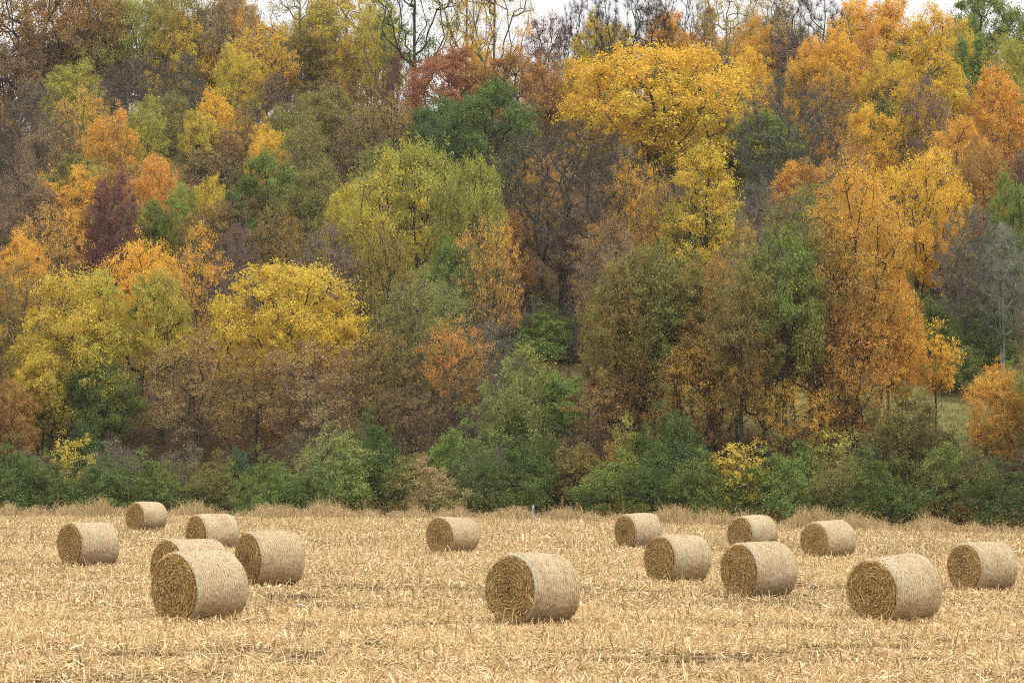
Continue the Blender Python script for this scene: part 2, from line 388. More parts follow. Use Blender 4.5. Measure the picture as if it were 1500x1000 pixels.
def build_residue():
    rng = np.random.default_rng(11)
    vs, cols = [], []
    for n, y0, y1, ln, wd in ((440000, 34, 62, 0.19, 0.0098), (320000, 60, 105, 0.19, 0.0135), (290000, 100, 180, 0.20, 0.021)):
        X, Y = scatter(n, y0, y1, rng)
        cv = cover(X, Y)
        keep = (rng.random(len(X)) < np.clip((cv - 0.345) * 6.0, 0.08, 1.0)) & (Y < edge_y(X) + 3)
        X, Y, cv = X[keep], Y[keep], cv[keep]; n = len(X)
        yaw = rng.random(n) * 2 * np.pi
        pit = rng.normal(0, 0.30, n); steep = rng.random(n) < 0.12
        pit[steep] = rng.uniform(0.4, 1.3, steep.sum())
        L = ln * rng.lognormal(-0.18, 0.32, n); W = wd * rng.lognormal(0, 0.35, n)
        husk = rng.random(n) < 0.16; W[husk] *= 2.0; L[husk] *= 0.9
        d = np.stack([np.cos(yaw) * np.cos(pit), np.sin(yaw) * np.cos(pit), np.sin(pit)], 1)
        s = unit(np.cross(d, np.array([0, 0, 1.0]))); rl = rng.normal(0, 0.5, n)
        nn = np.cross(s, d); s = s * np.cos(rl)[:, None] + nn * np.sin(rl)[:, None]
        z = ground(X, Y) + 0.012 + rng.random(n) ** 2 * 0.09 * np.clip(cv * 2, 0.3, 1.2) + np.abs(np.sin(pit)) * L * 0.45
        c = np.stack([X, Y, z], 1)
        a = d * (L / 2)[:, None]; b = s * (W / 2)[:, None]
        vs.append(np.stack([c - a - b, c + a - b * 0.7, c + a + b * 0.7, c - a + b], 1))
        tone = np.clip(rng.beta(2.6, 2.0, n) + (cv - 0.5) * 0.25, 0, 1); tone[husk] = np.clip(tone[husk] + 0.15, 0, 1)
        cols.append(np.stack([tone, rng.random(n), rng.random(n)], 1))
    for bx, by, br, bl, ba in BALE_POS:
        n = 900; t = rng.uniform(-1, 1, n); side = rng.choice([-1, 1], n); end = rng.random(n) < 0.35
        du = np.where(end, side * (bl / 2 + np.abs(rng.normal(0, 0.10, n)) - 0.03), t * (bl / 2 + 0.1))
        dv = np.where(end, t * br * 0.5, side * (br * 0.30 + np.abs(rng.normal(0, 0.13, n))))
        X = bx + du * math.cos(ba) - dv * math.sin(ba); Y = by + du * math.sin(ba) + dv * math.cos(ba)
        yaw = rng.random(n) * 6.283; pit = rng.normal(0.15, 0.45, n); L = 0.16 * rng.lognormal(-0.1, 0.35, n); W = 0.011 * rng.lognormal(0, 0.35, n)
        d = np.stack([np.cos(yaw) * np.cos(pit), np.sin(yaw) * np.cos(pit), np.sin(pit)], 1); s_ = unit(np.cross(d, np.array([0.1, 0, 1.0])))
        c = np.stack([X, Y, ground(X, Y) + 0.01 + rng.random(n) ** 1.5 * 0.11 + np.abs(np.sin(pit)) * L * 0.4], 1)
        a = d * (L / 2)[:, None]; b = s_ * (W / 2)[:, None]
        vs.append(np.stack([c - a - b, c + a - b * 0.7, c + a + b * 0.7, c - a + b], 1))
        cols.append(np.stack([rng.beta(2.4, 2.0, n), rng.random(n), rng.random(n)], 1))
    v, f = quads(np.concatenate(vs))
    o = link('corn_residue', mesh_np('corn_residue', v, f, M_STRAW, np.concatenate(cols)))
    tag(o, 'pale chopped corn stalks and husks strewn over the whole field', 'corn residue', kind='stuff')
    # standing stubble: rows running across the view
    rows = np.arange(34, 176, 0.76); P = []
    for y in rows:
        hw = half_w(y); x = np.arange(-hw, hw, 0.19)
        x = x + rng.normal(0, 0.05, len(x)); P.append(np.stack([x, y + 0.06 * x + rng.normal(0, 0.05, len(x))], 1))
    P = np.concatenate(P); P = P[(rng.random(len(P)) < 0.8) & (P[:, 1] < edge_y(P[:, 0]) + 1) & (P[:, 1] > 34)]
    n = len(P); h = rng.uniform(0.06, 0.26, n) * rng.choice([1, 1, 1, 1.5], n)
    p0 = np.column_stack([P, ground(P[:, 0], P[:, 1]) - 0.02])
    p1 = p0 + np.column_stack([rng.normal(0, 0.30, n) * h, rng.normal(0, 0.30, n) * h, h])
    r = rng.uniform(0.009, 0.015, n) * np.where(P[:, 1] > 90, 1.25, 1)
    v, f = frusta(p0, p1, r, r * 0.85, 4)
    col = np.repeat(np.stack([rng.beta(3, 2, n), rng.random(n), rng.random(n)], 1), 4, 0)
    o = link('corn_stubble', mesh_np('corn_stubble', v, f, M_STRAW, col))
    tag(o, 'short cut corn stalks standing in rows across the field', 'corn stubble', kind='stuff')


# ------------------------------------------------------------------ dry weeds along the field edge (stuff), tall weed stalks, post
def build_weeds():
    rng = np.random.default_rng(21)
    n = 49000
    X = rng.uniform(-47, 47, n); off = rng.gamma(2.2, 1.15, n) - 1.2
    Y = edge_y(X) + off
    tall = vnoise(X * 0.55 + 5, Y * 0.2) * 0.7 + vnoise(X * 1.7, Y * 0.5 + 40) * 0.5
    keep = rng.random(n) < np.clip(tall * 2.2 - 0.55, 0.08, 1); X, Y, tall, off = X[keep], Y[keep], tall[keep], off[keep]; n = len(X)
    h = (0.16 + 1.05 * tall ** 1.8) * rng.uniform(0.6, 1.25, n) * np.clip((off + 1.6) / 2.2, 0.35, 1.0)
    yaw = rng.random(n) * 2 * np.pi; lean = rng.uniform(0.1, 0.55, n)
    dx, dy = np.cos(yaw), np.sin(yaw)
    base = np.stack([X, Y, ground(X, Y) - 0.02], 1)
    mid = base + np.stack([dx * lean * h * 0.25, dy * lean * h * 0.25, h * 0.6], 1)
    tip = base + np.stack([dx * lean * h * 0.95, dy * lean * h * 0.95, h], 1)
    side = np.stack([-np.sin(yaw * 3 + 1), np.cos(yaw * 3 + 1), np.zeros(n)], 1) * rng.uniform(0.008, 0.02, n)[:, None]
    q1 = np.stack([base - side, base + side, mid + side, mid - side], 1)
    q2 = np.stack([mid - side, mid + side, tip + side * 0.3, tip - side * 0.3], 1)
    tone = np.clip(rng.beta(2.5, 2.5, n) * 0.85 + 0.1 * (rng.random(n) < 0.1), 0, 1)
    cb = np.stack([tone, rng.random(n), rng.random(n)], 1)
    # nodding seed heads on a share of the blades
    sh = rng.random(n) < 0.34; t = tip[sh]; m = len(t)
    hd = np.stack([dx[sh] * 0.8, dy[sh] * 0.8, rng.uniform(-0.9, 0.6, m)], 1); hd = unit(hd) * rng.uniform(0.05, 0.12, m)[:, None]
    u, v = perp(unit(hd)); rr = rng.uniform(0.012, 0.022, m)[:, None]
    q3 = np.stack([t, t + hd * 0.5 + u * rr, t + hd, t + hd * 0.5 - u * rr], 1); q4 = np.stack([t, t + hd * 0.5 + v * rr, t + hd, t + hd * 0.5 - v * rr], 1)
    ch = np.stack([rng.uniform(0.55, 0.8, m), rng.uniform(0.5, 1, m), rng.random(m)], 1)
    V, F = quads(np.concatenate([q1, q2, q3, q4])); o = link('dry_weeds', mesh_np('dry_weeds', V, F, M_DRY, np.concatenate([cb, cb, ch, ch])))
    tag(o, 'band of tan dry foxtail grass and weeds along the field edge', 'dry weeds', kind='stuff')

    def weed(px, ytop, label, seed, spread):
        r = np.random.default_rng(seed)
        kx, kz = ray(px, ytop); Y = float(edge_y(kx * 160)) + 2.0; Xw = kx * Y; g = float(ground(Xw, Y)); H = CAM_H + kz * Y - g
        t = empty('tall_weed', (Xw, Y, g)); tag(t, label, 'weed', 'tall dry weed stalks at the field edge')
        k = 7; zz = np.linspace(-0.03, H, k); sw = np.cumsum(r.normal(0, 0.015, k))
        st = np.stack([sw, sw * 0.5, zz], 1); rd = np.linspace(0.022, 0.008, k)
        v, f = frusta(st[:-1], st[1:], rd[:-1], rd[1:], 5)
        link('stem', mesh_np('stem', v, f, M_DRY, np.tile([[0.25, .5, .5]], (len(f), 1))), t)
        nn = 420; zc = H * (1 - r.random(nn) ** 1.6 * 0.62); c = np.stack([np.interp(zc, zz, sw), np.interp(zc, zz, sw) * 0.5, zc], 1)
        taper = (1.1 - zc / H) ** 0.7
        dd = unit(np.stack([r.normal(size=nn), r.normal(size=nn), r.uniform(0.2, 1.3, nn)], 1)) * (r.uniform(0.04, spread, nn) * (0.3 + taper))[:, None]
        u, vv = perp(unit(dd)); wq = r.uniform(0.012, 0.024, nn)[:, None]
        V, F = quads(np.stack([c, c + dd * 0.6 + u * wq, c + dd, c + dd * 0.6 - u * wq], 1))
        link('seed_plume', mesh_np('seed_plume', V, F, M_DRY, np.stack([r.uniform(0.15, 0.7, nn), r.random(nn), r.random(nn)], 1)), t)
    weed(823, 728, 'tallest brush of dry weed right of the white fence post', 1, 0.26)
    weed(845, 738, 'shorter dry weed plume beside the tallest brush of weed', 2, 0.2)
    weed(913, 729, 'thin leaning dry weed stalk above the bale at the middle right', 3, 0.10)
    weed(893, 738, 'bushy reddish dry weed left of the middle right bale', 4, 0.16)
    weed(85, 722, 'single upright dry weed spike above the leftmost bale', 5, 0.12)
    weed(672, 738, 'small dry weed plume just behind the bale in the middle', 6, 0.2)
    weed(536, 733, 'dry weed clump with nodding heads in the gap left of centre', 7, 0.22)
    weed(372, 724, 'tall thin weed stalk between the left bales and the pale green mound', 8, 0.08)
    weed(1453, 752, 'rusty brown weed stalk above the rightmost bale', 9, 0.05)
build_weeds()

def fence_post():
    X, Y = ground_hit(780, 771); g = float(ground(X, Y))
    o = empty('fence_post', (X, Y, g), 0.3); tag(o, 'weathered pale wooden post standing in the dry weeds at the field edge', 'post')
    o.rotation_euler = (0.02, 0.03, 0.3)
    k = 0.055; zs = [-0.1, 1.08, 1.13]; rs = [k, k * 0.96, k * 0.7]; V = []; F = []
    for z, r_ in zip(zs, rs):
        V += [(-r_, -r_ * .7, z), (r_, -r_ * .7, z + (0.015 if z > 1 else 0)), (r_, r_ * .7, z), (-r_, r_ * .7, z)]
    for a in (0, 4):
        for i in range(4): F.append((a + i, a + (i + 1) % 4, a + 4 + (i + 1) % 4, a + 4 + i))
    F.append((8, 9, 10, 11))
    me = mesh_np('shaft', np.array(V, float), np.array(F), M_BARK); s = link('shaft', me, o); s.color = (0.55, 0.52, 0.47, 1)
    # two staples holding a stub of rusty wire
    p = np.array([[-0.03, -0.045, 0.9], [0.0, -0.05, 0.905], [0.03, -0.045, 0.9]]); v, f = frusta(p[:-1], p[1:], np.full(2, .004), np.full(2, .004), 4)
    q = link('wire_staple', mesh_np('wire_staple', v, f, M_BARK), o); q.color = (0.12, 0.08, 0.06, 1)
fence_post()

# ------------------------------------------------------------------ round bales
BALES = [ # left, right, top, bottom, face width (px), label
 (222, 366, 799, 906, 70, 'large round bale front left with hooped net wrap, in front of its half hidden twin', 1),
 (222, 338, 782, 862, 48, 'round bale half hidden behind the front left bale', 0),
 (345, 447, 772, 854, 41, 'round bale close at the right of the front left pair, side mostly toward the viewer', 0),
 (85, 176, 758, 826, 36, 'leftmost round bale standing alone near the left edge of the field', 0),
 (184, 246, 731, 775, 28, 'smallest and farthest round bale, against the dry weeds at the left', 0),
 (273, 352, 749, 803, 31, 'round bale behind the left cluster, partly hidden by two nearer bales', 0),
 (624, 704, 752, 808, 40, 'lone round bale in the middle distance just left of the fence post', 0),
 (708, 852, 802, 910, 77, 'large round bale front and centre, its wrapped side sagging to the right', -1),
 (901, 970, 747, 801, 32, 'small round bale behind and left of the right hand group, by the thin leaning weed', 0),
 (942, 1042, 777, 850, 46, 'round bale left in the right hand group, overlapping a smaller one behind it', 0),
 (1064, 1140, 750, 804, 39, 'small round bale whose base is hidden behind a larger bale', 0),
 (1055, 1169, 787, 871, 55, 'mid sized round bale in the right hand group hiding the base of a smaller one', 0),
 (1171, 1254, 758, 815, 43, 'round bale at the weeds, right of the two overlapping bales', 0),
 (1239, 1380, 806, 908, 77, 'large round bale front right with its dark coiled end toward the viewer', 2),
 (1386, 1491, 789, 862, 52, 'rightmost round bale near the right edge of the field', 0),
]
def make_bale(i, row):
    l, r_, top, bot, fw, label, extra = row
    rng = np.random.default_rng(300 + i)
    d_px = (bot - top) * 1.0
    px = (l + r_) / 2
    X0, Y0 = ground_hit(px, bot + 0.055 * d_px)
    th = math.acos(min(fw / d_px, 0.95))
    Yc = Y0 + 0.72 * math.cos(th); Xc = ray(px, 700)[0] * Yc
    diam = d_px * Yc / FPX; Rr = diam / 2
    L = min(max(((r_ - l) - fw) / math.sin(th) * Yc / FPX, diam * 0.9), diam * 1.12)
    g = float(ground(Xc, Yc))
    phi = math.atan2(Xc, Yc); a0 = math.atan2(-math.cos(phi), -math.sin(phi))
    root = empty('hay_bale', (Xc, Yc, g - 0.01), a0 - th)
    root.rotation_euler = (0, R({-1: -2.5, 1: 0.5, 2: 2.0}.get(extra, rng.normal(0, 0.8))), a0 - th)
    tag(root, label, 'hay bale', 'round bales on the corn stubble')
    nth, nx = 112, 30
    tt = np.arange(nth) * 2 * np.pi / nth
    u = np.linspace(-1, 1, nx); u = np.sign(u) * np.abs(u) ** 0.8
    ph = rng.random(8) * 6.28
    q_top, q_side = rng.uniform(0.955, 0.995), rng.uniform(1.0, 1.03)
    def squash(y, z):          # rests flat on the ground, a little wider than high
        zz = np.where(z < 0, z * 0.965, z * q_top); return y * q_side * (1 - 0.02 * z / Rr), np.maximum(zz, -Rr * 0.945)
    def rad(th_, ux):
        b = Rr * (1 + 0.018 * np.sin(2 * th_ + ph[0]) + 0.014 * np.sin(3 * th_ + ph[1] + ux) + 0.006 * np.sin(7 * th_ + ph[2] + 3 * ux) + 0.022 * np.sin(1.7 * ux + ph[3]) + 0.006 * np.sin(9 * ux + ph[4]))
        return b - 0.06 * np.clip((np.abs(ux) - 0.91) / 0.09, 0, 1) ** 2.2 * (Rr / 0.75)
    U, T = np.meshgrid(u, tt, indexing='ij')
    rr = rad(T, U)
    if extra == -1: rr = rr * (1 - 0.04 * np.clip(-U, 0, 1))
    rr = rr + rng.normal(0, 0.0075, rr.shape)
    y, z = squash(rr * np.cos(T), rr * np.sin(T))
    V = np.stack([U * L / 2, y, z + Rr * 0.945], -1).reshape(-1, 3)
    ii, jj = np.meshgrid(np.arange(nx - 1), np.arange(nth), indexing='ij'); a = (ii * nth + jj).ravel(); b = (ii * nth + (jj + 1) % nth).ravel()
    F = np.stack([a, b, b + nth, a + nth], 1)
    link('wrapped_side', mesh_np('wrapped_side', V, F, M_WRAP, None, True), root)
    nr = 34
    for e in (1, -1):
        rho = np.linspace(0.0, 1.0, nr) ** 0.85; Rh, Th = np.meshgrid(rho, tt, indexing='ij')
        rim = rad(tt, np.full(nth, float(e)));
        if e == -1 and extra == -1: rim = rim * 0.96
        rl = Rh * rim[None]
        turn = Rh * 9.5 + Th / (2 * np.pi)            # the coil
        dep = 0.005 * np.sin(2 * np.pi * turn + 2.5 * np.sin(3 * Th + ph[6]) * Rh) + rng.normal(0, 0.016, Rh.shape) + 0.05 * (1 - Rh ** 2) * rng.uniform(-0.5, 1.0)
        dep = dep + 0.03 * np.sin(3 * Th + ph[5]) * Rh - 0.02 * np.clip((Rh - 0.9) / 0.1, 0, 1)
        dep[0] = dep[0].mean(); dep[-1] = 0.004
        yy, zz = squash(rl * np.cos(Th), rl * np.sin(Th))
        V = np.stack([e * (L / 2 + dep), yy, zz + Rr * 0.945], -1).reshape(-1, 3)
        ii, jj = np.meshgrid(np.arange(nr - 1), np.arange(nth), indexing='ij'); a = (ii * nth + jj).ravel(); b = (ii * nth + (jj + 1) % nth).ravel()
        F = np.stack([a, a + nth, b + nth, b], 1) if e == 1 else np.stack([a, b, b + nth, a + nth], 1)
        face = link('end_face', mesh_np('end_face', V, F, M_FACE, None, False), root)
        n = 5200 if e == 1 else 700
        ro = np.sqrt(rng.random(n)) * 0.985; t_ = rng.random(n) * 2 * np.pi
        rl = ro * np.interp(t_, tt, rim)
        yy, zz = squash(rl * np.cos(t_), rl * np.sin(t_))
        tang = np.stack([np.zeros(n), -np.sin(t_), np.cos(t_)], 1); rd = np.stack([np.zeros(n), np.cos(t_), np.sin(t_)], 1)
        an = rng.normal(0, 0.5, n); wild = rng.random(n) < 0.24; an[wild] = rng.uniform(-1.5, 1.5, wild.sum())
        dirn = tang * np.cos(an)[:, None] + rd * np.sin(an)[:, None]
        dirn[:, 0] += e * rng.normal(0.06, 0.24, n); dirn = unit(dirn)
        ln = rng.lognormal(-2.4, 0.6, n) * np.clip(0.35 + ro, 0.4, 1.0); wd = rng.uniform(0.0025, 0.0065, n)
        c = np.stack([e * (L / 2 + 0.02 + 0.02 * np.sin(2 * np.pi * (ro * 9.5 + t_ / 6.283)) + rng.random(n) * 0.028), yy, zz + Rr * 0.945], 1)
        sd = unit(np.cross(dirn, np.array([1.0, 0, 0]))) ; rl2 = rng.normal(0, 0.5, n)
        sd = unit(sd * np.cos(rl2)[:, None] + np.array([[1.0, 0, 0]]) * np.sin(rl2)[:, None])
        A = dirn * (ln / 2)[:, None]; B = sd * wd[:, None]
        V, F = quads(np.stack([c - A - B, c + A - B, c + A + B, c - A + B], 1))
        tone = np.clip(rng.beta(1.9, 2.1, n) + 0.02 * np.sin(2 * np.pi * (ro * 9.5 + t_ / 6.283)), 0, 1)
        link('hay_stems', mesh_np('hay_stems', V, F, M_HAY, np.stack([tone, rng.random(n), rng.random(n)], 1)), face)
        # frayed straw hanging over the rim
        n = 420 if e == 1 else 120; t_ = rng.random(n) * 2 * np.pi; rl = np.interp(t_, tt, rim) * rng.uniform(0.93, 1.0, n)
        yy, zz = squash(rl * np.cos(t_), rl * np.sin(t_)); c = np.stack([e * (L / 2 + rng.uniform(-0.03, 0.03, n)), yy, zz + Rr * 0.945], 1)
        dirn = unit(np.stack([e * rng.normal(0.5, 0.5, n), rng.normal(0, 0.6, n) + np.cos(t_) * 0.5, rng.normal(-0.25, 0.6, n) + np.sin(t_) * 0.4], 1))
        sd, _ = perp(dirn); A = dirn * rng.uniform(0.02, 0.08, n)[:, None]; B = sd * rng.uniform(0.0025, 0.006, n)[:, None]
        V, F = quads(np.stack([c - A - B, c + A - B, c + A + B, c - A + B], 1))
        link('frayed_rim', mesh_np('frayed_rim', V, F, M_HAY, np.stack([rng.beta(2.4, 1.8, n), rng.random(n), rng.random(n)], 1)), face)
    # loose wisps caught in and poking through the net
    n = 1500; t_ = rng.random(n) * 2 * np.pi; ux = rng.uniform(-0.95, 0.95, n); rl = rad(t_, ux) * (1 if extra != -1 else 1 - 0.04 * np.clip(-ux, 0, 1)) + 0.004
    yy, zz = squash(rl * np.cos(t_), rl * np.sin(t_)); c = np.stack([ux * L / 2, yy, zz + Rr * 0.945], 1)
    rd = np.stack([np.zeros(n), np.cos(t_), np.sin(t_)], 1); tang = np.stack([np.zeros(n), -np.sin(t_), np.cos(t_)], 1)
    an = rng.normal(0, 0.35, n); dirn = tang * np.cos(an)[:, None] + np.array([[1.0, 0, 0]]) * np.sin(an)[:, None]
    pk = rng.random(n) < 0.2; dirn[pk] += rd[pk] * rng.uniform(0.1, 0.7, pk.sum())[:, None]; dirn = unit(dirn)
    ln = rng.uniform(0.03, 0.11, n); sd = unit(np.cross(dirn, rd)); A = dirn * (ln / 2)[:, None]; B = sd * rng.uniform(0.003, 0.007, n)[:, None]
    c = c + rd * (np.abs((dirn * rd).sum(1)) * ln * 0.5)[:, None]
    V, F = quads(np.stack([c - A - B, c + A - B, c + A + B, c - A + B], 1))
    link('loose_wisps', mesh_np('loose_wisps', V, F, M_WISP, np.stack([rng.beta(2, 2, n), rng.random(n), rng.random(n)], 1)), root)
    return Xc, Yc, Rr, L, a0 - th
BALE_POS = [make_bale(i, r) for i, r in enumerate(BALES)]
build_residue()

# ------------------------------------------------------------------ tree prototypes
def envelope(rng, n, kind, Wd, z0, H):
    d = unit(rng.normal(size=(n * 3, 3)))
    if kind == 'mound': d[:, 2] = np.abs(d[:, 2]) * 1.0
    else: d = d[d[:, 2] > -0.82]
    d = d[:n]; n = len(d)
    lob = np.ones(n); am = 1.7 if kind == 'mound' else 1.0
    for _ in range(5):
        k = unit(rng.normal(size=3)); lob += am * 0.30 * np.clip((d @ k - 0.55) / 0.45, 0, 1) * rng.uniform(-0.9, 1.0)
    for _ in range(9):
        k = unit(rng.normal(size=3)); lob += am * 0.16 * np.clip((d @ k - 0.8) / 0.2, 0, 1) * rng.uniform(-0.6, 1.0)
    t = rng.random(n) ** (1 / 4.2)
    if kind == 'mound': t = np.where(rng.random(n) < 0.12, rng.uniform(1.0, 1.22, n), t) * 0.84
    if kind == 'mound':
        p = d * (t * lob)[:, None] * np.array([Wd / 2, Wd / 2, H * 0.93]); p[:, 2] += 0.05 * H
        return p
    zc = (z0 + H) / 2; hz = (H - z0) / 2
    p = d * (t * lob)[:, None]
    zr = (p[:, 2] + 1) / 2
    if kind == 'cone': f = np.clip(1.15 - zr * 1.05, 0.08, 1.1)
    elif kind == 'vase': f = 0.55 + 0.6 * np.sin(np.clip(zr, 0, 1) * np.pi * 0.62)
    elif kind == 'oval': f = 1.08 - 0.35 * np.abs(zr - 0.4)
    else: f = np.ones(n)
    return np.stack([p[:, 0] * f * Wd / 2, p[:, 1] * f * Wd / 2, zc + p[:, 2] * hz], 1)

def skeleton(rng, pts, z0, H, lean, stems, top):
    pos, par, pl, tip = [], [], [], []
    def add(p, q):
        pos.append(np.array(p, float)); par.append(q)
        pl.append(0 if q < 0 else pl[q] + np.linalg.norm(pos[-1] - pos[q])); return len(pos) - 1
    for s in range(stems):
        a = rng.random() * 6.28; off = 0.25 * (stems > 1)
        q = add((off * math.cos(a), off * math.sin(a), -0.35), -1)
        k = max(5, int((z0 + (H - z0) * top) / 0.9)); sp = 0.0 if stems == 1 else rng.uniform(0.12, 0.3)
        x, y = off * math.cos(a), off * math.sin(a); wx, wy = rng.normal(0, lean, 2)
        for i in range(1, k + 1):
            z = (z0 + (H - z0) * top) * i / k
            x += (sp * math.cos(a) + wx * 0.3 + rng.normal(0, lean)) * 0.9 * 0.5; y += (sp * math.sin(a) + wy * 0.3 + rng.normal(0, lean)) * 0.9 * 0.5
            q = add((x, y, z), q)
    base = np.array([0, 0, z0]); order = np.argsort(np.linalg.norm(pts - base, axis=1))
    P = np.array(pos); PLn = np.array(pl); npos = len(pos)
    buf = np.zeros((len(pts) * 8 + npos + 10, 3)); buf[:npos] = P; pb = np.zeros(len(buf)); pb[:npos] = PLn
    for i in order:
        p = pts[i]; dv = p - buf[:npos]; dist = np.linalg.norm(dv, axis=1)
        low = buf[:npos, 2] < z0 * 0.8
        cost = dist + 0.42 * pb[:npos] + np.where(dv[:, 2] < -0.2 * dist, dist * 0.55, 0) + low * 4
        j = int(np.argmin(cost)); L = dist[j]; k = max(1, int(L / 0.9)); q = j; a = buf[j].copy()
        bend = rng.normal(0, 0.07 * L, 3); bend[2] -= 0.06 * L
        for s in range(1, k + 1):
            t = s / k; pp = a + (p - a) * t + bend * math.sin(math.pi * t) + (rng.normal(0, 0.05, 3) if s < k else 0)
            q = add(pp, q); buf[npos] = pos[q]; pb[npos] = pl[q]; npos += 1
        tip.append(q)
    return np.array(pos), np.array(par), np.array(tip)

def pipe(par, tips, n, rtip, rbase, ex=2.25):
    w_ = np.zeros(n); w_[tips] += 1
    for i in range(n - 1, -1, -1):
        if par[i] >= 0: w_[par[i]] += w_[i]
    w_ = np.maximum(w_, 0.5)
    r = rtip * w_ ** (1 / ex)
    return r * 1.0 if rbase is None else np.maximum(rtip, r * (rbase / r.max()))

def leaf_quads(rng, c, out, size, up, aspect=0.62):
    n = len(c)
    nn = unit(rng.normal(size=(n, 3)) + np.array([0, 0, up]) + out * 0.5)
    a, b = perp(nn); th = rng.random(n) * 6.28
    u = a * np.cos(th)[:, None] + b * np.sin(th)[:, None]; v = np.cross(nn, u)
    s = size * rng.lognormal(0, 0.28, n)
    u = u * (s / 2)[:, None]; v = v * (s * aspect / 2)[:, None]
    return np.stack([c - u, c + v - u * 0.12, c + u, c - v - u * 0.12], 1)

PROTO = {}
def proto(name, seed, kind='round', H=16.0, W=11.0, z0=4.0, n=190, rc=0.85, lp=120, leaf=0.17, flat=0.62, twigs=0, rb=0.26, lean=0.05, stems=1, top=0.62, up=0.7, gap=0.0, rtip=0.012, tw_len=0.8, ex=2.25):
    rng = np.random.default_rng(seed)
    pts = envelope(rng, n, kind, W, z0, H)
    pts = pts[pts[:, 2] > 0.15]
    pos, par, tips = skeleton(rng, pts, z0, H, lean, stems, top)
    r = pipe(par, tips, len(pos), rtip, rb, ex)
    e = np.where(par >= 0)[0]; q = par[e]
    r0, r1 = r[q], r[e]; r0 = np.minimum(r0, r1 * 1.5)
    # a limb leaves its parent at its own thickness
    big = r1 > 0.07; mid = (r1 > 0.03) & ~big; sm = ~big & ~mid
    parts = []
    for msk, k in ((big, 9), (mid, 5), (sm, 3)):
        if msk.any():
            p0 = pos[q[msk]]; p1 = pos[e[msk]]
            flare = 1 + 0.5 * np.exp(-np.maximum(p0[:, 2], 0) * 1.6); flare1 = 1 + 0.5 * np.exp(-np.maximum(p1[:, 2], 0) * 1.6)
            parts.append(frusta(p0, p1 + (p1 - p0) * 0.04, r0[msk] * flare, r1[msk] * flare1, k))
    # twigs: thin slivers fanning from the branch ends
    nt_ = twigs
    if nt_:
        src = rng.choice(len(pos), nt_, p=(lambda x: x / x.sum())(np.where(r < 0.05, 1.0, 0.0) * (pos[:, 2] > z0 * 0.8) + 1e-9))
        dirp = unit(pos[src] - pos[np.maximum(par[src], 0)] + 1e-6)
        dd = unit(dirp * 0.6 + rng.normal(size=(nt_, 3)) * 0.75 + np.array([0, 0, 0.35])) * rng.uniform(0.35, 1.25, nt_)[:, None] * tw_len
        m0 = pos[src]; m1 = m0 + dd * 0.55 + rng.normal(0, 0.06, (nt_, 3)); m2 = m0 + dd + rng.normal(0, 0.10, (nt_, 3))
        rr = rng.uniform(0.007, 0.014, nt_)
        tw = [frusta(m0, m1, rr, rr * 0.7, 3), frusta(m1, m2, rr * 0.7, rr * 0.35, 3)]
        # side twiglets
        sd = unit(dd + rng.normal(size=(nt_, 3)) * 0.6) * rng.uniform(0.2, 0.55, nt_)[:, None] * tw_len
        tw.append(frusta(m1, m1 + sd, rr * 0.6, rr * 0.3, 3))
        parts += tw
    v, f = join(parts)
    trunk = mesh_np(name + '_trunk', v, f, M_BARK, None, True)
    crown = None
    if lp:
        T = pos[tips]; m = len(T)
        cnt = np.maximum(2, (lp * 2.2 * rng.lognormal(-0.15, 0.55, m) * (rng.random(m) > gap))).astype(int)
        idx = np.repeat(np.arange(m), cnt); tot = len(idx)
        cr_ = rc * rng.lognormal(0, 0.25, m)
        # each clump is several small sprays
        ns = 7; sp = rng.normal(size=(m, ns, 3)) * cr_[:, None, None] * np.array([0.62, 0.62, flat * 0.62])
        pick = rng.integers(0, ns, tot)
        c = T[idx] + sp[idx, pick] + rng.normal(size=(tot, 3)) * (cr_[idx] * 0.27)[:, None] * np.array([1, 1, 0.75])
        c[:, 2] = np.maximum(c[:, 2], 0.05)
        cen = np.array([0, 0, (z0 + H) / 2 if kind != 'mound' else 0]); out = unit(c - cen)
        v4 = leaf_quads(rng, c, out, leaf * 0.97, up + 0.25)
        V, F = quads(v4)
        zr = np.clip((c[:, 2] - z0) / (H - z0), 0, 1)
        clump = rng.random(m)[idx]; spray = rng.random((m, ns))[idx, pick]
        side = 0.5 + 0.5 * np.sin(np.arctan2(c[:, 1], c[:, 0]) + rng.random() * 6.28)
        mixv = np.clip(0.45 * clump + 0.30 * spray + 0.25 * side + (0.55 - zr) * 0.5 - 0.12, 0, 1); mixv = np.clip((mixv - 0.5) * 1.7 + 0.5, 0, 1)
        col = np.stack([np.clip(rng.random(tot) * 0.65 + spray * 0.35, 0, 1), mixv, rng.random(tot) * 0.6 + clump * 0.4], 1)
        crown = mesh_np(name + '_crown', V, F, M_LEAF, col)
    PROTO[name] = (trunk, crown, H, W, kind)

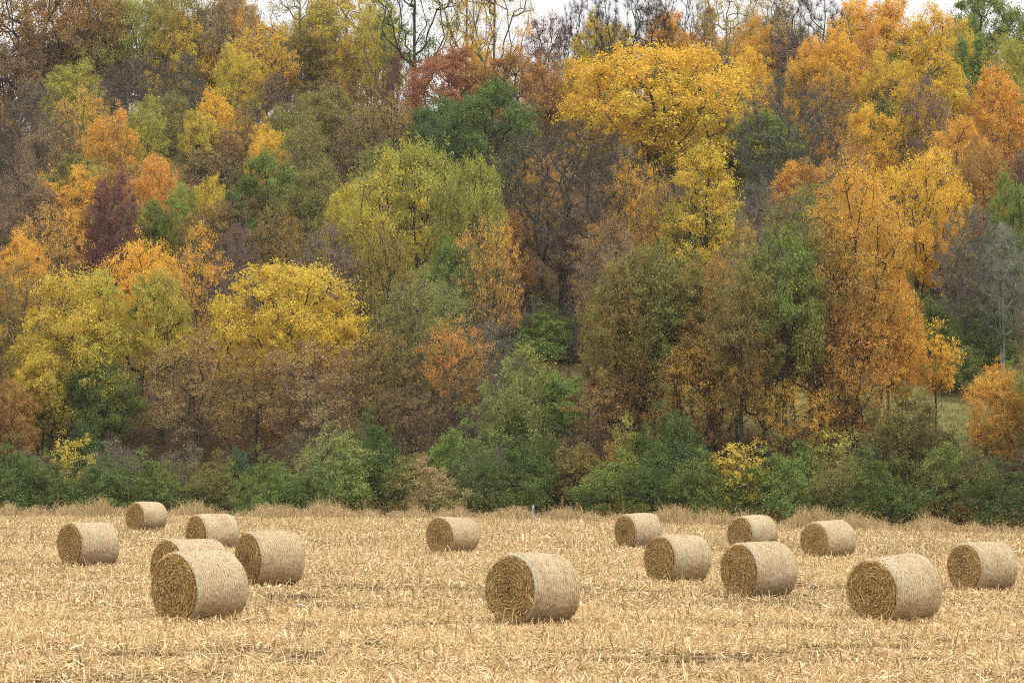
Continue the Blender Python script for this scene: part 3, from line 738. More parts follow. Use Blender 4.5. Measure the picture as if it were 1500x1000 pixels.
proto('broad1', 1, 'round', 15, 14, 3.4, 270, 0.95, 125, 0.17, rb=0.36, top=0.45)
proto('broad2', 2, 'vase', 15, 13, 3.8, 250, 0.95, 120, 0.17, rb=0.34, top=0.4, lean=0.08)
proto('broad3', 3, 'round', 14, 13, 2.5, 250, 1.0, 120, 0.17, rb=0.32, stems=2, top=0.45)
proto('oval1', 4, 'oval', 16, 8.5, 3.0, 200, 0.8, 120, 0.16, rb=0.24)
proto('oval2', 5, 'oval', 16, 9, 3.5, 200, 0.85, 115, 0.16, rb=0.24, lean=0.09)
proto('oval3', 6, 'round', 14, 9, 3.0, 190, 0.85, 120, 0.16, rb=0.22)
proto('oval4', 7, 'vase', 15, 9, 4.0, 180, 0.85, 115, 0.16, rb=0.24, stems=2)
proto('tall1', 8, 'oval', 21, 8, 3.0, 250, 0.8, 105, 0.16, rb=0.30, top=0.75)
proto('tall2', 9, 'oval', 21, 9, 4.0, 250, 0.85, 100, 0.16, rb=0.30, top=0.72, lean=0.08)
proto('oak1', 10, 'round', 14, 12, 2.5, 170, 1.0, 200, 0.17, flat=0.55, rb=0.34, up=1.0)
proto('oak2', 12, 'oval', 14, 11, 2.5, 160, 1.05, 200, 0.17, flat=0.55, rb=0.32, up=1.0)
proto('sparse1', 13, 'vase', 15, 10, 3.5, 210, 0.8, 42, 0.16, twigs=1500, rb=0.24)
proto('sparse2', 14, 'round', 14, 10, 2.5, 210, 0.85, 46, 0.15, twigs=1600, rb=0.22, stems=2)
proto('sparse3', 15, 'oval', 16, 9, 3.0, 210, 0.8, 38, 0.16, twigs=1600, rb=0.22, lean=0.09)
proto('bare1', 16, 'vase', 17, 13, 4.0, 330, 0.5, 3, 0.13, twigs=7500, rb=0.38, top=0.5, gap=0.3, ex=1.85)
proto('giant1', 40, 'vase', 18, 14, 4.5, 420, 0.5, 4, 0.13, twigs=12000, rb=0.62, top=0.5, gap=0.2, ex=1.75)
proto('bare2', 17, 'round', 15, 11, 2.0, 300, 0.5, 4, 0.13, twigs=7500, rb=0.24, stems=3, gap=0.3, ex=1.85)
proto('bare3', 18, 'oval', 15, 9, 2.5, 280, 0.6, 9, 0.13, twigs=7500, rb=0.2, stems=2, gap=0.2, ex=1.85)
proto('sky1', 19, 'vase', 22, 10, 7.5, 170, 0.9, 44, 0.17, twigs=1200, rb=0.30, top=0.7, gap=0.15)
proto('sky2', 20, 'vase', 22, 11, 6.5, 200, 0.9, 80, 0.17, twigs=1200, rb=0.30, top=0.6, gap=0.1, stems=2)
proto('clear1', 30, 'vase', 20, 9.5, 6.5, 230, 0.9, 92, 0.16, twigs=900, rb=0.27, top=0.7)
proto('clear2', 31, 'oval', 20, 9.0, 6.0, 220, 0.9, 88, 0.16, twigs=900, rb=0.27, top=0.72, lean=0.08)
proto('full1', 33, 'oval', 14, 11.5, 0.9, 290, 0.9, 110, 0.16, rb=0.28, top=0.7, lean=0.06)
proto('cone1', 22, 'cone', 12, 4.2, 0.8, 150, 0.55, 110, 0.14, rb=0.14, top=0.9)
proto('willow1', 23, 'oval', 13, 9.5, 1.5, 230, 0.85, 85, 0.12, twigs=2200, rb=0.2, stems=3, flat=0.9, up=0.2)
proto('sapl1', 24, 'vase', 7, 3.6, 2.4, 60, 0.55, 70, 0.14, twigs=350, rb=0.085, top=0.6, lean=0.1, rtip=0.008, tw_len=0.5)
proto('sapl2', 25, 'oval', 7, 3.8, 1.2, 75, 0.55, 75, 0.14, twigs=350, rb=0.08, top=0.7, lean=0.12, rtip=0.008, tw_len=0.5)
proto('sapl3', 34, 'round', 7, 5.6, 0.9, 58, 0.55, 34, 0.17, twigs=300, rb=0.08, top=0.75, lean=0.2, rtip=0.008, tw_len=0.5, flat=0.5)
proto('bush1', 26, 'mound', 4.0, 6.0, 0.2, 130, 0.62, 150, 0.12, twigs=500, rb=0.06, stems=5, top=0.3, rtip=0.008, tw_len=0.5)
proto('bush2', 27, 'mound', 3.6, 5.2, 0.2, 120, 0.6, 140, 0.12, twigs=500, rb=0.06, stems=6, top=0.3, rtip=0.008, tw_len=0.5)
proto('bush3', 28, 'mound', 4.6, 4.8, 0.2, 130, 0.6, 130, 0.12, twigs=500, rb=0.07, stems=5, top=0.4, rtip=0.008, tw_len=0.5)
proto('twig1', 29, 'mound', 4.0, 6.0, 0.2, 150, 0.6, 28, 0.11, twigs=3800, rb=0.06, stems=7, top=0.35, rtip=0.008, tw_len=0.7)

PAL = dict(gold=(240, 182, 42), amber=(232, 164, 46), orange=(222, 144, 50), yellow=(214, 180, 46), lemon=(196, 178, 66), lime=(152, 150, 48), olive=(122, 112, 44),
           green=(97, 117, 38), dgreen=(72, 96, 33), rust=(160, 109, 44), brown=(126, 98, 62), mauve=(118, 94, 78), red=(170, 94, 54), maroon=(108, 58, 52),
           tan=(172, 138, 86), grey=(134, 124, 110), teal=(60, 90, 54), sage=(128, 138, 58), bronze=(150, 114, 44), silver=(148, 142, 118), leafgreen=(112, 140, 48))
TINT_K = 0.90
def tint(nm, rng, j=0.035):
    c = lin(PAL[nm]) ** 0.68 * TINT_K * (1 + rng.normal(0, j, 3) * np.array([0.6, 0.6, 0.6]))
    return [float(x) for x in np.clip(c, 0.004, 0.95)] + [1.0]

BARKS = dict(dark=(0.062, 0.054, 0.047), mid=(0.13, 0.115, 0.10), grey=(0.21, 0.195, 0.18), pale=(0.32, 0.30, 0.27), mauve=(0.145, 0.125, 0.11), brown=(0.13, 0.095, 0.07))
TREES = []          # (px, y of crown centre, label, ref)
def plant(name, cat, pk, px, ytop, wpx, H, t1, t2, bark, label, group, seed, ref=None, Y=None):
    rng = np.random.default_rng(seed)
    trunk, crown, H0, W0, kind = PROTO[pk]
    kx, kz = ray(px, ytop)
    if Y is None:
        Ys = np.arange(float(edge_y(kx * 165)) + 6.0, 312.0, 0.5)
        need = CAM_H + kz * Ys - ground(kx * Ys, Ys)         # height a tree must have there to reach ytop
        i = int(np.argmin(np.abs(need - H))); Y = float(Ys[i])
    X = kx * Y; g = float(ground(X, Y)); Ht = min(max(CAM_H + kz * Y - g, 0.5), 30)
    o = empty(name, (X, Y, g), rng.random() * 6.283); tag(o, label, cat, group)
    Wm = wpx * Y / FPX; s = (Wm / (W0 * 1.06), Wm / (W0 * 1.06), Ht / (H0 * 1.02)); o.scale = s
    tr = link('trunk' if 'bush' not in pk and 'twig' not in pk else 'stems', trunk, o); tr.color = (*[c * rng.uniform(0.85, 1.15) for c in BARKS[bark]], 1)
    if crown:
        cr_ = link('crown' if 'bush' not in pk and 'twig' not in pk else 'foliage', crown, o); k_ = rng.uniform(0.72, 1.1) if kind == 'mound' else 1.0; cr_.color = [c * k_ for c in tint(t1, rng)[:3]] + [1]; cr_['tint_b'] = [c * k_ for c in tint(t2, rng)[:3]] + [1.0]
    TREES.append((px, ytop + 0.3 * Ht * FPX / Y, ref, wpx))
    return o

SKY_G, HILL_G, EDGE_G, SHRUB_G = 'trees on the skyline', 'autumn trees on the hillside', 'trees at the foot of the hill', 'shrubs along the field edge'
T = 'broadleaf_tree'
# kind | proto | px | ytop | width | H | tint | tint b | bark | label | ref
ROWS_SKY = [
 (T, 'broad2', 55, -75, 210, 20, 'rust', 'brown', 'dark', 'big rusty brown oak filling the top left corner of the skyline', 'rusty oak in the top left corner'),
 (T, 'broad1', 215, -12, 165, 16, 'lime', 'olive', 'mid', 'rounded olive yellow tree on the skyline right of the rusty corner oak', 'olive yellow skyline dome'),
 (T, 'sky2', 305, -20, 70, 18, 'brown', 'tan', 'mid', 'grey brown thin tree between the olive dome and a sparse yellow tree', None),
 (T, 'sparse1', 300, 38, 70, 14, 'amber', 'yellow', 'mid', 'small amber tree tucked below the olive skyline dome', None),
 (T, 'sky2', 378, 18, 105, 17, 'yellow', 'amber', 'mid', 'see through yellow tree on the skyline with white sky in its crown', 'see through yellow skyline tree'),
 (T, 'sky1', 442, -50, 95, 21, 'lime', 'olive', 'grey', 'slender pale green skyline tree left of the tall yellow one', None),
 (T, 'sky2', 505, -45, 140, 20, 'yellow', 'lemon', 'grey', 'tall loose yellow skyline tree left of the dark forked trunks', 'tall loose yellow skyline tree'),
 (T, 'sky1', 608, -90, 120, 25, 'dgreen', 'green', 'dark', 'tall dark forked tree with thin green leaves against the white sky', 'dark forked skyline tree'),
 (T, 'sky1', 683, -95, 90, 25, 'yellow', 'lemon', 'mid', 'left of the two straight bare stemmed yellow trees against the sky', None),
 (T, 'sky1', 724, -85, 100, 25, 'yellow', 'amber', 'mid', 'right of the two straight bare stemmed yellow trees against the sky', 'pair of straight trees against the sky'),
 ('oak_tree', 'sparse2', 800, 22, 85, 14, 'maroon', 'rust', 'dark', 'dark red brown oak right of the two straight skyline trees', 'dark red brown skyline oak'),
 ('bare_tree', 'bare1', 852, -18, 80, 17, 'brown', 'grey', 'dark', 'leafless twisted tree poking into the white sky at the top centre', None),
 ('bare_tree', 'bare1', 925, -40, 130, 20, 'grey', 'olive', 'dark', 'bare dark branched tree on the skyline left of the orange crown', None),
 (T, 'oval3', 885, 30, 90, 14, 'yellow', 'lime', 'mid', 'round lemon green tree above the left shoulder of the great golden tree', None),
 (T, 'oval1', 978, 2, 85, 16, 'amber', 'orange', 'mid', 'orange crown standing just above the great golden tree', None),
 (T, 'cone1', 1040, 12, 50, 13, 'rust', 'orange', 'dark', 'narrow rusty pointed tree on the skyline right of the orange crown', None),
 (T, 'sky1', 1062, -40, 90, 20, 'lemon', 'tan', 'grey', 'wispy pale yellow tree above the narrow rusty one', None),
 (T, 'oval2', 1104, 18, 85, 15, 'amber', 'gold', 'mid', 'amber tree on the skyline right of the narrow rusty pointed one', None),
 ('bare_tree', 'bare2', 1190, -22, 140, 18, 'brown', 'rust', 'mauve', 'leafless pinkish grey tree spreading along the skyline at the upper right', 'leafless pinkish skyline tree'),
 ('oak_tree', 'oak2', 1170, 36, 72, 13, 'olive', 'green', 'dark', 'small dull green tree under the leafless pinkish skyline tree', None),
 (T, 'oval1', 1305, -22, 105, 18, 'amber', 'gold', 'mid', 'orange gold tree reaching the top edge left of the tall yellow one', None),
 (T, 'tall1', 1362, 8, 95, 20, 'gold', 'yellow', 'mid', 'tall bright yellow column at the upper right, below the green oak', 'tall yellow column at upper right'),
 ('oak_tree', 'oak1', 1440, -12, 150, 16, 'green', 'olive', 'dark', 'wide grey green oak in the top right corner against the sky', 'grey green corner oak'),
 (T, 'oval2', 1225, 32, 80, 16, 'gold', 'amber', 'mid', 'yellow tree with a domed head between the pinkish bare tree and the orange gold one', None),
 (T, 'oval3', 1268, 44, 60, 14, 'orange', 'rust', 'mid', 'dull orange tree squeezed behind the two yellow domes at upper right', None),
 ('bare_tree', 'bare1', 985, -45, 110, 19, 'brown', 'grey', 'mid', 'bare grey crown topping the orange tree above the great golden one', None),
 (T, 'sparse3', 160, 10, 70, 16, 'lemon', 'olive', 'mid', 'thin pale yellow tree in the gap between rusty oak and olive dome', None),
 (T, 'sky2', 1130, -30, 90, 18, 'tan', 'lemon', 'grey', 'thin tan tree against the sky left of the pinkish bare one', None),
 (T, 'sky2', 560, -20, 70, 19, 'lemon', 'yellow', 'grey', 'pale yellow tree half behind the dark forked skyline tree', None),
]
ROWS_SKY += [
 (T, 'broad3', 1250, -8, 105, 17, 'gold', 'amber', 'mid', 'golden crown at the top edge between the pinkish bare tree and the orange gold one', None),
 (T, 'oval2', 1405, 22, 75, 15, 'yellow', 'lime', 'mid', 'yellow green tree between the tall yellow column and the corner oak', None),
 (T, 'broad3', 1190, 55, 90, 14, 'amber', 'yellow', 'mid', 'amber yellow tree under the small dull green tree at upper right', None),
 (T, 'broad3', 340, -30, 110, 18, 'tan', 'amber', 'mid', 'tan crown at the very top edge above the see through yellow tree', None),
 (T, 'broad3', 15, 60, 130, 15, 'brown', 'rust', 'dark', 'brown crown at the left edge under the rusty corner oak', None),
 (T, 'broad2', 255, -35, 90, 18, 'olive', 'yellow', 'mid', 'olive gold crown at the top edge behind the olive dome', None),
 (T, 'broad3', 470, -8, 110, 17, 'yellow', 'lime', 'mid', 'leafy yellow green tree filling in below the slender pale skyline tree', None),
 (T, 'broad2', 135, -30, 120, 18, 'rust', 'bronze', 'dark', 'brown leaved tree overlapping the right side of the rusty corner oak', None),
 (T, 'oval3', 345, 5, 95, 16, 'amber', 'tan', 'mid', 'tan yellow tree left of the see through yellow one', None),
 (T, 'broad3', 545, 20, 100, 15, 'yellow', 'amber', 'mid', 'lower yellow tree under the tall loose yellow skyline tree', None),
 (T, 'oval3', 420, 40, 90, 14, 'lemon', 'amber', 'mid', 'pale gold tree above the mauve leafless one', None),
 (T, 'broad3', 265, 20, 110, 15, 'yellow', 'olive', 'mid', 'yellow tree touching the right of the olive skyline dome', None),
 (T, 'oval3', 700, 70, 80, 13, 'amber', 'rust', 'mid', 'small amber tree between the straight pair and the red trees', None),
 (T, 'oval3', 1140, 25, 80, 14, 'tan', 'amber', 'mid', 'tan orange tree between the amber one and the leafless pinkish one', None),
]
ROWS_UP = [
 (T, 'oval3', 108, 92, 90, 14, 'lime', 'yellow', 'mid', 'yellow green tree low under the gap right of the rusty corner oak', None),
 (T, 'oval3', 425, 150, 84, 13, 'olive', 'lime', 'mid', 'olive green tree at the right foot of the mauve leafless one', None),
 (T, 'broad1', 965, 57, 305, 18, 'gold', 'yellow', 'dark', 'great golden tree, the widest crown below the skyline right of centre', 'great golden tree'),
 ('bare_tree', 'bare2', 200, 82, 150, 15, 'mauve', 'yellow', 'mauve', 'grey purple leafless thicket tree under the olive skyline dome', 'grey purple leafless tree'),
 ('bare_tree', 'bare3', 275, 78, 90, 15, 'mauve', 'brown', 'mauve', 'purple brown twiggy tree right of the grey purple leafless one', None),
 ('bare_tree', 'bare3', 45, 118, 120, 15, 'brown', 'rust', 'mauve', 'brown half bare tree below the rusty corner oak', None),
 (T, 'oval3', 348, 72, 72, 14, 'yellow', 'lime', 'mid', 'yellow green tree above the orange tipped dome at upper left', None),
 ('bare_tree', 'bare3', 405, 108, 105, 14, 'mauve', 'brown', 'mauve', 'mauve brown leafless tree left of the dull olive ones', 'mauve leafless tree'),
 (T, 'oval2', 312, 126, 75, 14, 'gold', 'amber', 'mid', 'golden orange tree directly left of the mauve leafless one', None),
 (T, 'sparse2', 128, 132, 95, 14, 'amber', 'tan', 'mid', 'orange tan thin tree at the left below the grey purple one', None),
 ('oak_tree', 'oak2', 252, 126, 68, 13, 'olive', 'green', 'mid', 'small olive green dome in the middle of the upper left slope', 'small olive green dome at upper left'),
 (T, 'oval3', 212, 148, 66, 13, 'lime', 'yellow', 'mid', 'yellow green tree left of the small olive dome', None),
 (T, 'oval1', 290, 150, 75, 14, 'yellow', 'olive', 'mid', 'yellow olive upright tree below the small olive dome', None),
 (T, 'sparse2', 585, 76, 66, 13, 'maroon', 'brown', 'mauve', 'small purple brown tree at the foot of the dark forked skyline tree', None),
 (T, 'oak1', 655, 74, 150, 14, 'red', 'rust', 'mid', 'brick red tree below the straight skyline pair', 'brick red tree'),
 (T, 'oak1', 758, 78, 155, 14, 'rust', 'olive', 'mid', 'red and olive mottled tree right of the brick red one', 'red and olive mottled tree'),
 ('oak_tree', 'oak1', 718, 126, 170, 15, 'dgreen', 'green', 'dark', 'broad dark green oak under the red trees', 'broad dark green oak'),
 ('oak_tree', 'oak2', 642, 138, 105, 14, 'dgreen', 'teal', 'dark', 'smaller dark green oak joined to the left of the broad green one', None),
 ('oak_tree', 'oak2', 480, 120, 110, 13, 'olive', 'brown', 'mid', 'dull olive brown tree right of the mauve leafless one', None),
 ('oak_tree', 'sparse2', 560, 142, 115, 14, 'bronze', 'olive', 'dark', 'bronze tree with dark limbs left of the dark green oaks', 'bronze tree left of the green oaks'),
 (T, 'oval3', 393, 188, 68, 12, 'gold', 'amber', 'mid', 'small vivid orange yellow tree just above the green oak at left', 'vivid orange tree at upper left'),
 ('bare_tree', 'bare1', 1160, 102, 185, 17, 'silver', 'olive', 'mid', 'large silvery grey leafless tree right of the great golden one', 'large silvery leafless tree'),
 (T, 'oval3', 1305, 84, 90, 14, 'yellow', 'gold', 'mid', 'lemon yellow dome below the orange gold skyline tree', None),
 (T, 'oval4', 1280, 138, 88, 13, 'gold', 'amber', 'mid', 'golden tree under the lemon yellow dome at upper right', None),
 ('cone_tree', 'cone1', 1410, 60, 42, 13, 'leafgreen', 'green', 'dark', 'left of two narrow green pointed trees at the upper right', 'narrow green pointed trees'),
 ('cone_tree', 'cone1', 1433, 57, 42, 13, 'leafgreen', 'lime', 'dark', 'right of two narrow green pointed trees at the upper right', None),
 (T, 'oval3', 1478, 55, 65, 13, 'lime', 'yellow', 'mid', 'yellow green tree at the right edge below the corner oak', None),
 (T, 'oval2', 1455, 90, 95, 15, 'amber', 'orange', 'mid', 'tall orange tree below the narrow green pointed pair', 'tall orange tree at right'),
 (T, 'oval4', 1405, 152, 85, 14, 'amber', 'orange', 'mid', 'orange tree left of and lower than the tall orange one at right', None),
 (T, 'sparse3', 1362, 120, 80, 14, 'mauve', 'rust', 'mauve', 'purple brown thin stemmed tree under the tall yellow column', None),
 (T, 'oval2', 1100, 62, 70, 14, 'gold', 'amber', 'mid', 'golden tree peeping out at the right shoulder of the great golden one', None),
 (T, 'sparse2', 1225, 100, 90, 14, 'bronze', 'amber', 'mid', 'bronze yellow tree right of the large silvery leafless one', None),
 (T, 'sparse3', 1240, 175, 80, 14, 'rust', 'amber', 'dark', 'rust orange tree low behind the silvery leafless limbs', None),
 (T, 'oval1', 840, 75, 70, 14, 'gold', 'yellow', 'mid', 'golden tree at the left flank of the great golden one', None),
 (T, 'sparse3', 345, 168, 70, 13, 'rust', 'tan', 'mid', 'rusty thin tree left of the vivid orange one', None),
 (T, 'sparse2', 450, 175, 90, 13, 'olive', 'lime', 'mid', 'olive green tree behind the green oak at left', None),
 (T, 'oval3', 160, 168, 80, 13, 'amber', 'olive', 'mid', 'amber olive tree at left below the grey purple leafless tree', None),
]
ROWS_MID = [
 ('oak_tree', 'oak1', 393, 226, 135, 13, 'green', 'dgreen', 'dark', 'big green oak at left centre under the vivid orange tree', 'big green oak at left centre'),
 ('oak_tree', 'oak2', 465, 232, 100, 13, 'olive', 'green', 'dark', 'duller green brown oak overlapping the right of the big green oak', None),
 (T, 'oval4', 105, 226, 100, 14, 'amber', 'orange', 'mid', 'orange tree on the left slope above the yellow green one', None),
 (T, 'broad3', 228, 227, 95, 13, 'orange', 'amber', 'mid', 'round orange dome left of the big green oak', 'round orange dome at left'),
 (T, 'oval3', 165, 260, 78, 13.6, 'maroon', 'maroon', 'dark', 'dark maroon tree among the orange ones at left', 'dark maroon tree'),
 (T, 'oval3', 128, 252, 65, 12, 'lime', 'yellow', 'mid', 'yellow green tree left of the dark maroon one', None),
 (T, 'oval3', 175, 286, 80, 11, 'lime', 'green', 'dark', 'lime green tree in front of the dark maroon one', 'lime green tree at left'),
 (T, 'oval1', 228, 280, 52, 11, 'green', 'lime', 'dark', 'narrow green tree right of the lime green one', None),
 (T, 'oval2', 266, 262, 65, 12, 'leafgreen', 'yellow', 'mid', 'light green tree directly below the round orange dome', None),
 (T, 'oval2', 310, 252, 66, 12, 'yellow', 'amber', 'mid', 'yellow tree between the round orange dome and the big green oak', None),
 ('ash_tree', 'broad3', 600, 203, 175, 17, 'lime', 'yellow', 'dark', 'large yellow green tree with dark limbs in the middle of the slope', 'large yellow green tree at centre'),
 ('ash_tree', 'broad3', 690, 225, 110, 16, 'lime', 'olive', 'dark', 'yellow green tree joined to the right of the large central one', None),
 (T, 'oval2', 512, 262, 82, 13, 'yellow', 'olive', 'mid', 'yellow olive tree left of the large central yellow green one', None),
 (T, 'sparse2', 740, 298, 100, 10.5, 'orange', 'amber', 'grey', 'thin orange tree left of the big dark bare trunk', 'thin orange tree by the bare giant'),
 ('bare_tree', 'giant1', 828, 160, 228, 17.5, 'brown', 'tan', 'mid', 'giant bare grey tree with a thick dark trunk right of centre', 'giant bare grey tree'),
 (T, 'sparse1', 928, 214, 85, 14, 'amber', 'gold', 'mid', 'amber tree right of the giant bare one, under the great golden tree', None),
 (T, 'tall1', 1032, 210, 120, 17, 'yellow', 'lime', 'dark', 'tall yellow tree right of the giant bare tree', 'tall yellow tree right of the bare giant'),
 (T, 'broad2', 1340, 220, 135, 15, 'gold', 'amber', 'dark', 'golden orange dome at right with dark trunks beneath', 'golden orange dome at right'),
 (T, 'clear1', 1252, 252, 150, 20, 'amber', 'bronze', 'dark', 'tall orange maple, the front tree with the brightest orange edge', 'tall orange maple'),
 (T, 'clear2', 1150, 293, 135, 19, 'green', 'bronze', 'dark', 'tall olive green tree joined to the left of the orange maple', 'tall olive tree by the maple'),
 (T, 'sparse3', 1078, 332, 95, 15, 'brown', 'bronze', 'mauve', 'brown thin tree left of the tall olive one at front right', 'brown thin tree by the tall olive'),
 (T, 'clear2', 990, 338, 135, 16, 'olive', 'green', 'dark', 'olive brown tree left of the pink brown thin one', 'olive brown tree by the giant'),
 (T, 'oval2', 905, 380, 115, 14, 'olive', 'bronze', 'dark', 'dusky bronze tree right of the giant dark trunk', 'dusky bronze tree'),
 (T, 'oak2', 658, 340, 82, 11, 'green', 'leafgreen', 'dark', 'small round green tree below the large central yellow green one', 'small round green tree at centre'),
 (T, 'sparse2', 412, 308, 95, 12, 'bronze', 'rust', 'mid', 'bronze orange tree below the big green oak', None),
 (T, 'bare3', 348, 326, 100, 12, 'brown', 'rust', 'grey', 'brown nearly leafless tree below and left of the big green oak', None),
 (T, 'sparse2', 82, 302, 105, 13, 'amber', 'tan', 'mid', 'orange tan tree on the far left below the lime green one', None),
 (T, 'oval4', 18, 322, 90, 13, 'amber', 'yellow', 'mid', 'yellow orange tree cut by the left edge of the picture', None),
 (T, 'sparse3', 492, 342, 110, 12, 'mauve', 'brown', 'mauve', 'mauve brown tree behind the front yellow crown', None),
 (T, 'oval3', 1482, 262, 80, 13, 'green', 'leafgreen', 'dark', 'green tree at the right edge beside the golden orange dome', None),
 ('bare_tree', 'bare3', 1425, 300, 110, 12, 'sage', 'olive', 'grey', 'dark leafless tree right of the golden orange dome', None),
 ('bare_tree', 'bare2', 1100, 262, 100, 13, 'grey', 'sage', 'grey', 'grey leafless tree right of the tall yellow one', None),
 (T, 'sparse2', 560, 330, 90, 12, 'bronze', 'lime', 'dark', 'bronze green tree at the foot of the large central yellow green one', None),
 (T, 'sparse3', 30, 235, 90, 14, 'brown', 'tan', 'mauve', 'brown thin tree at the left edge above the yellow orange one', None),
 (T, 'oval3', 1440, 205, 80, 13, 'rust', 'amber', 'dark', 'rusty tree at right under the tall orange one', None),
 (T, 'sparse2', 965, 260, 80, 13, 'bronze', 'amber', 'dark', 'bronze tree between the amber and the tall yellow tree', None),
 (T, 'sparse2', 860, 330, 120, 6.5, 'bronze', 'olive', 'mid', 'rust brown tree behind the thick bare trunk', None),
]
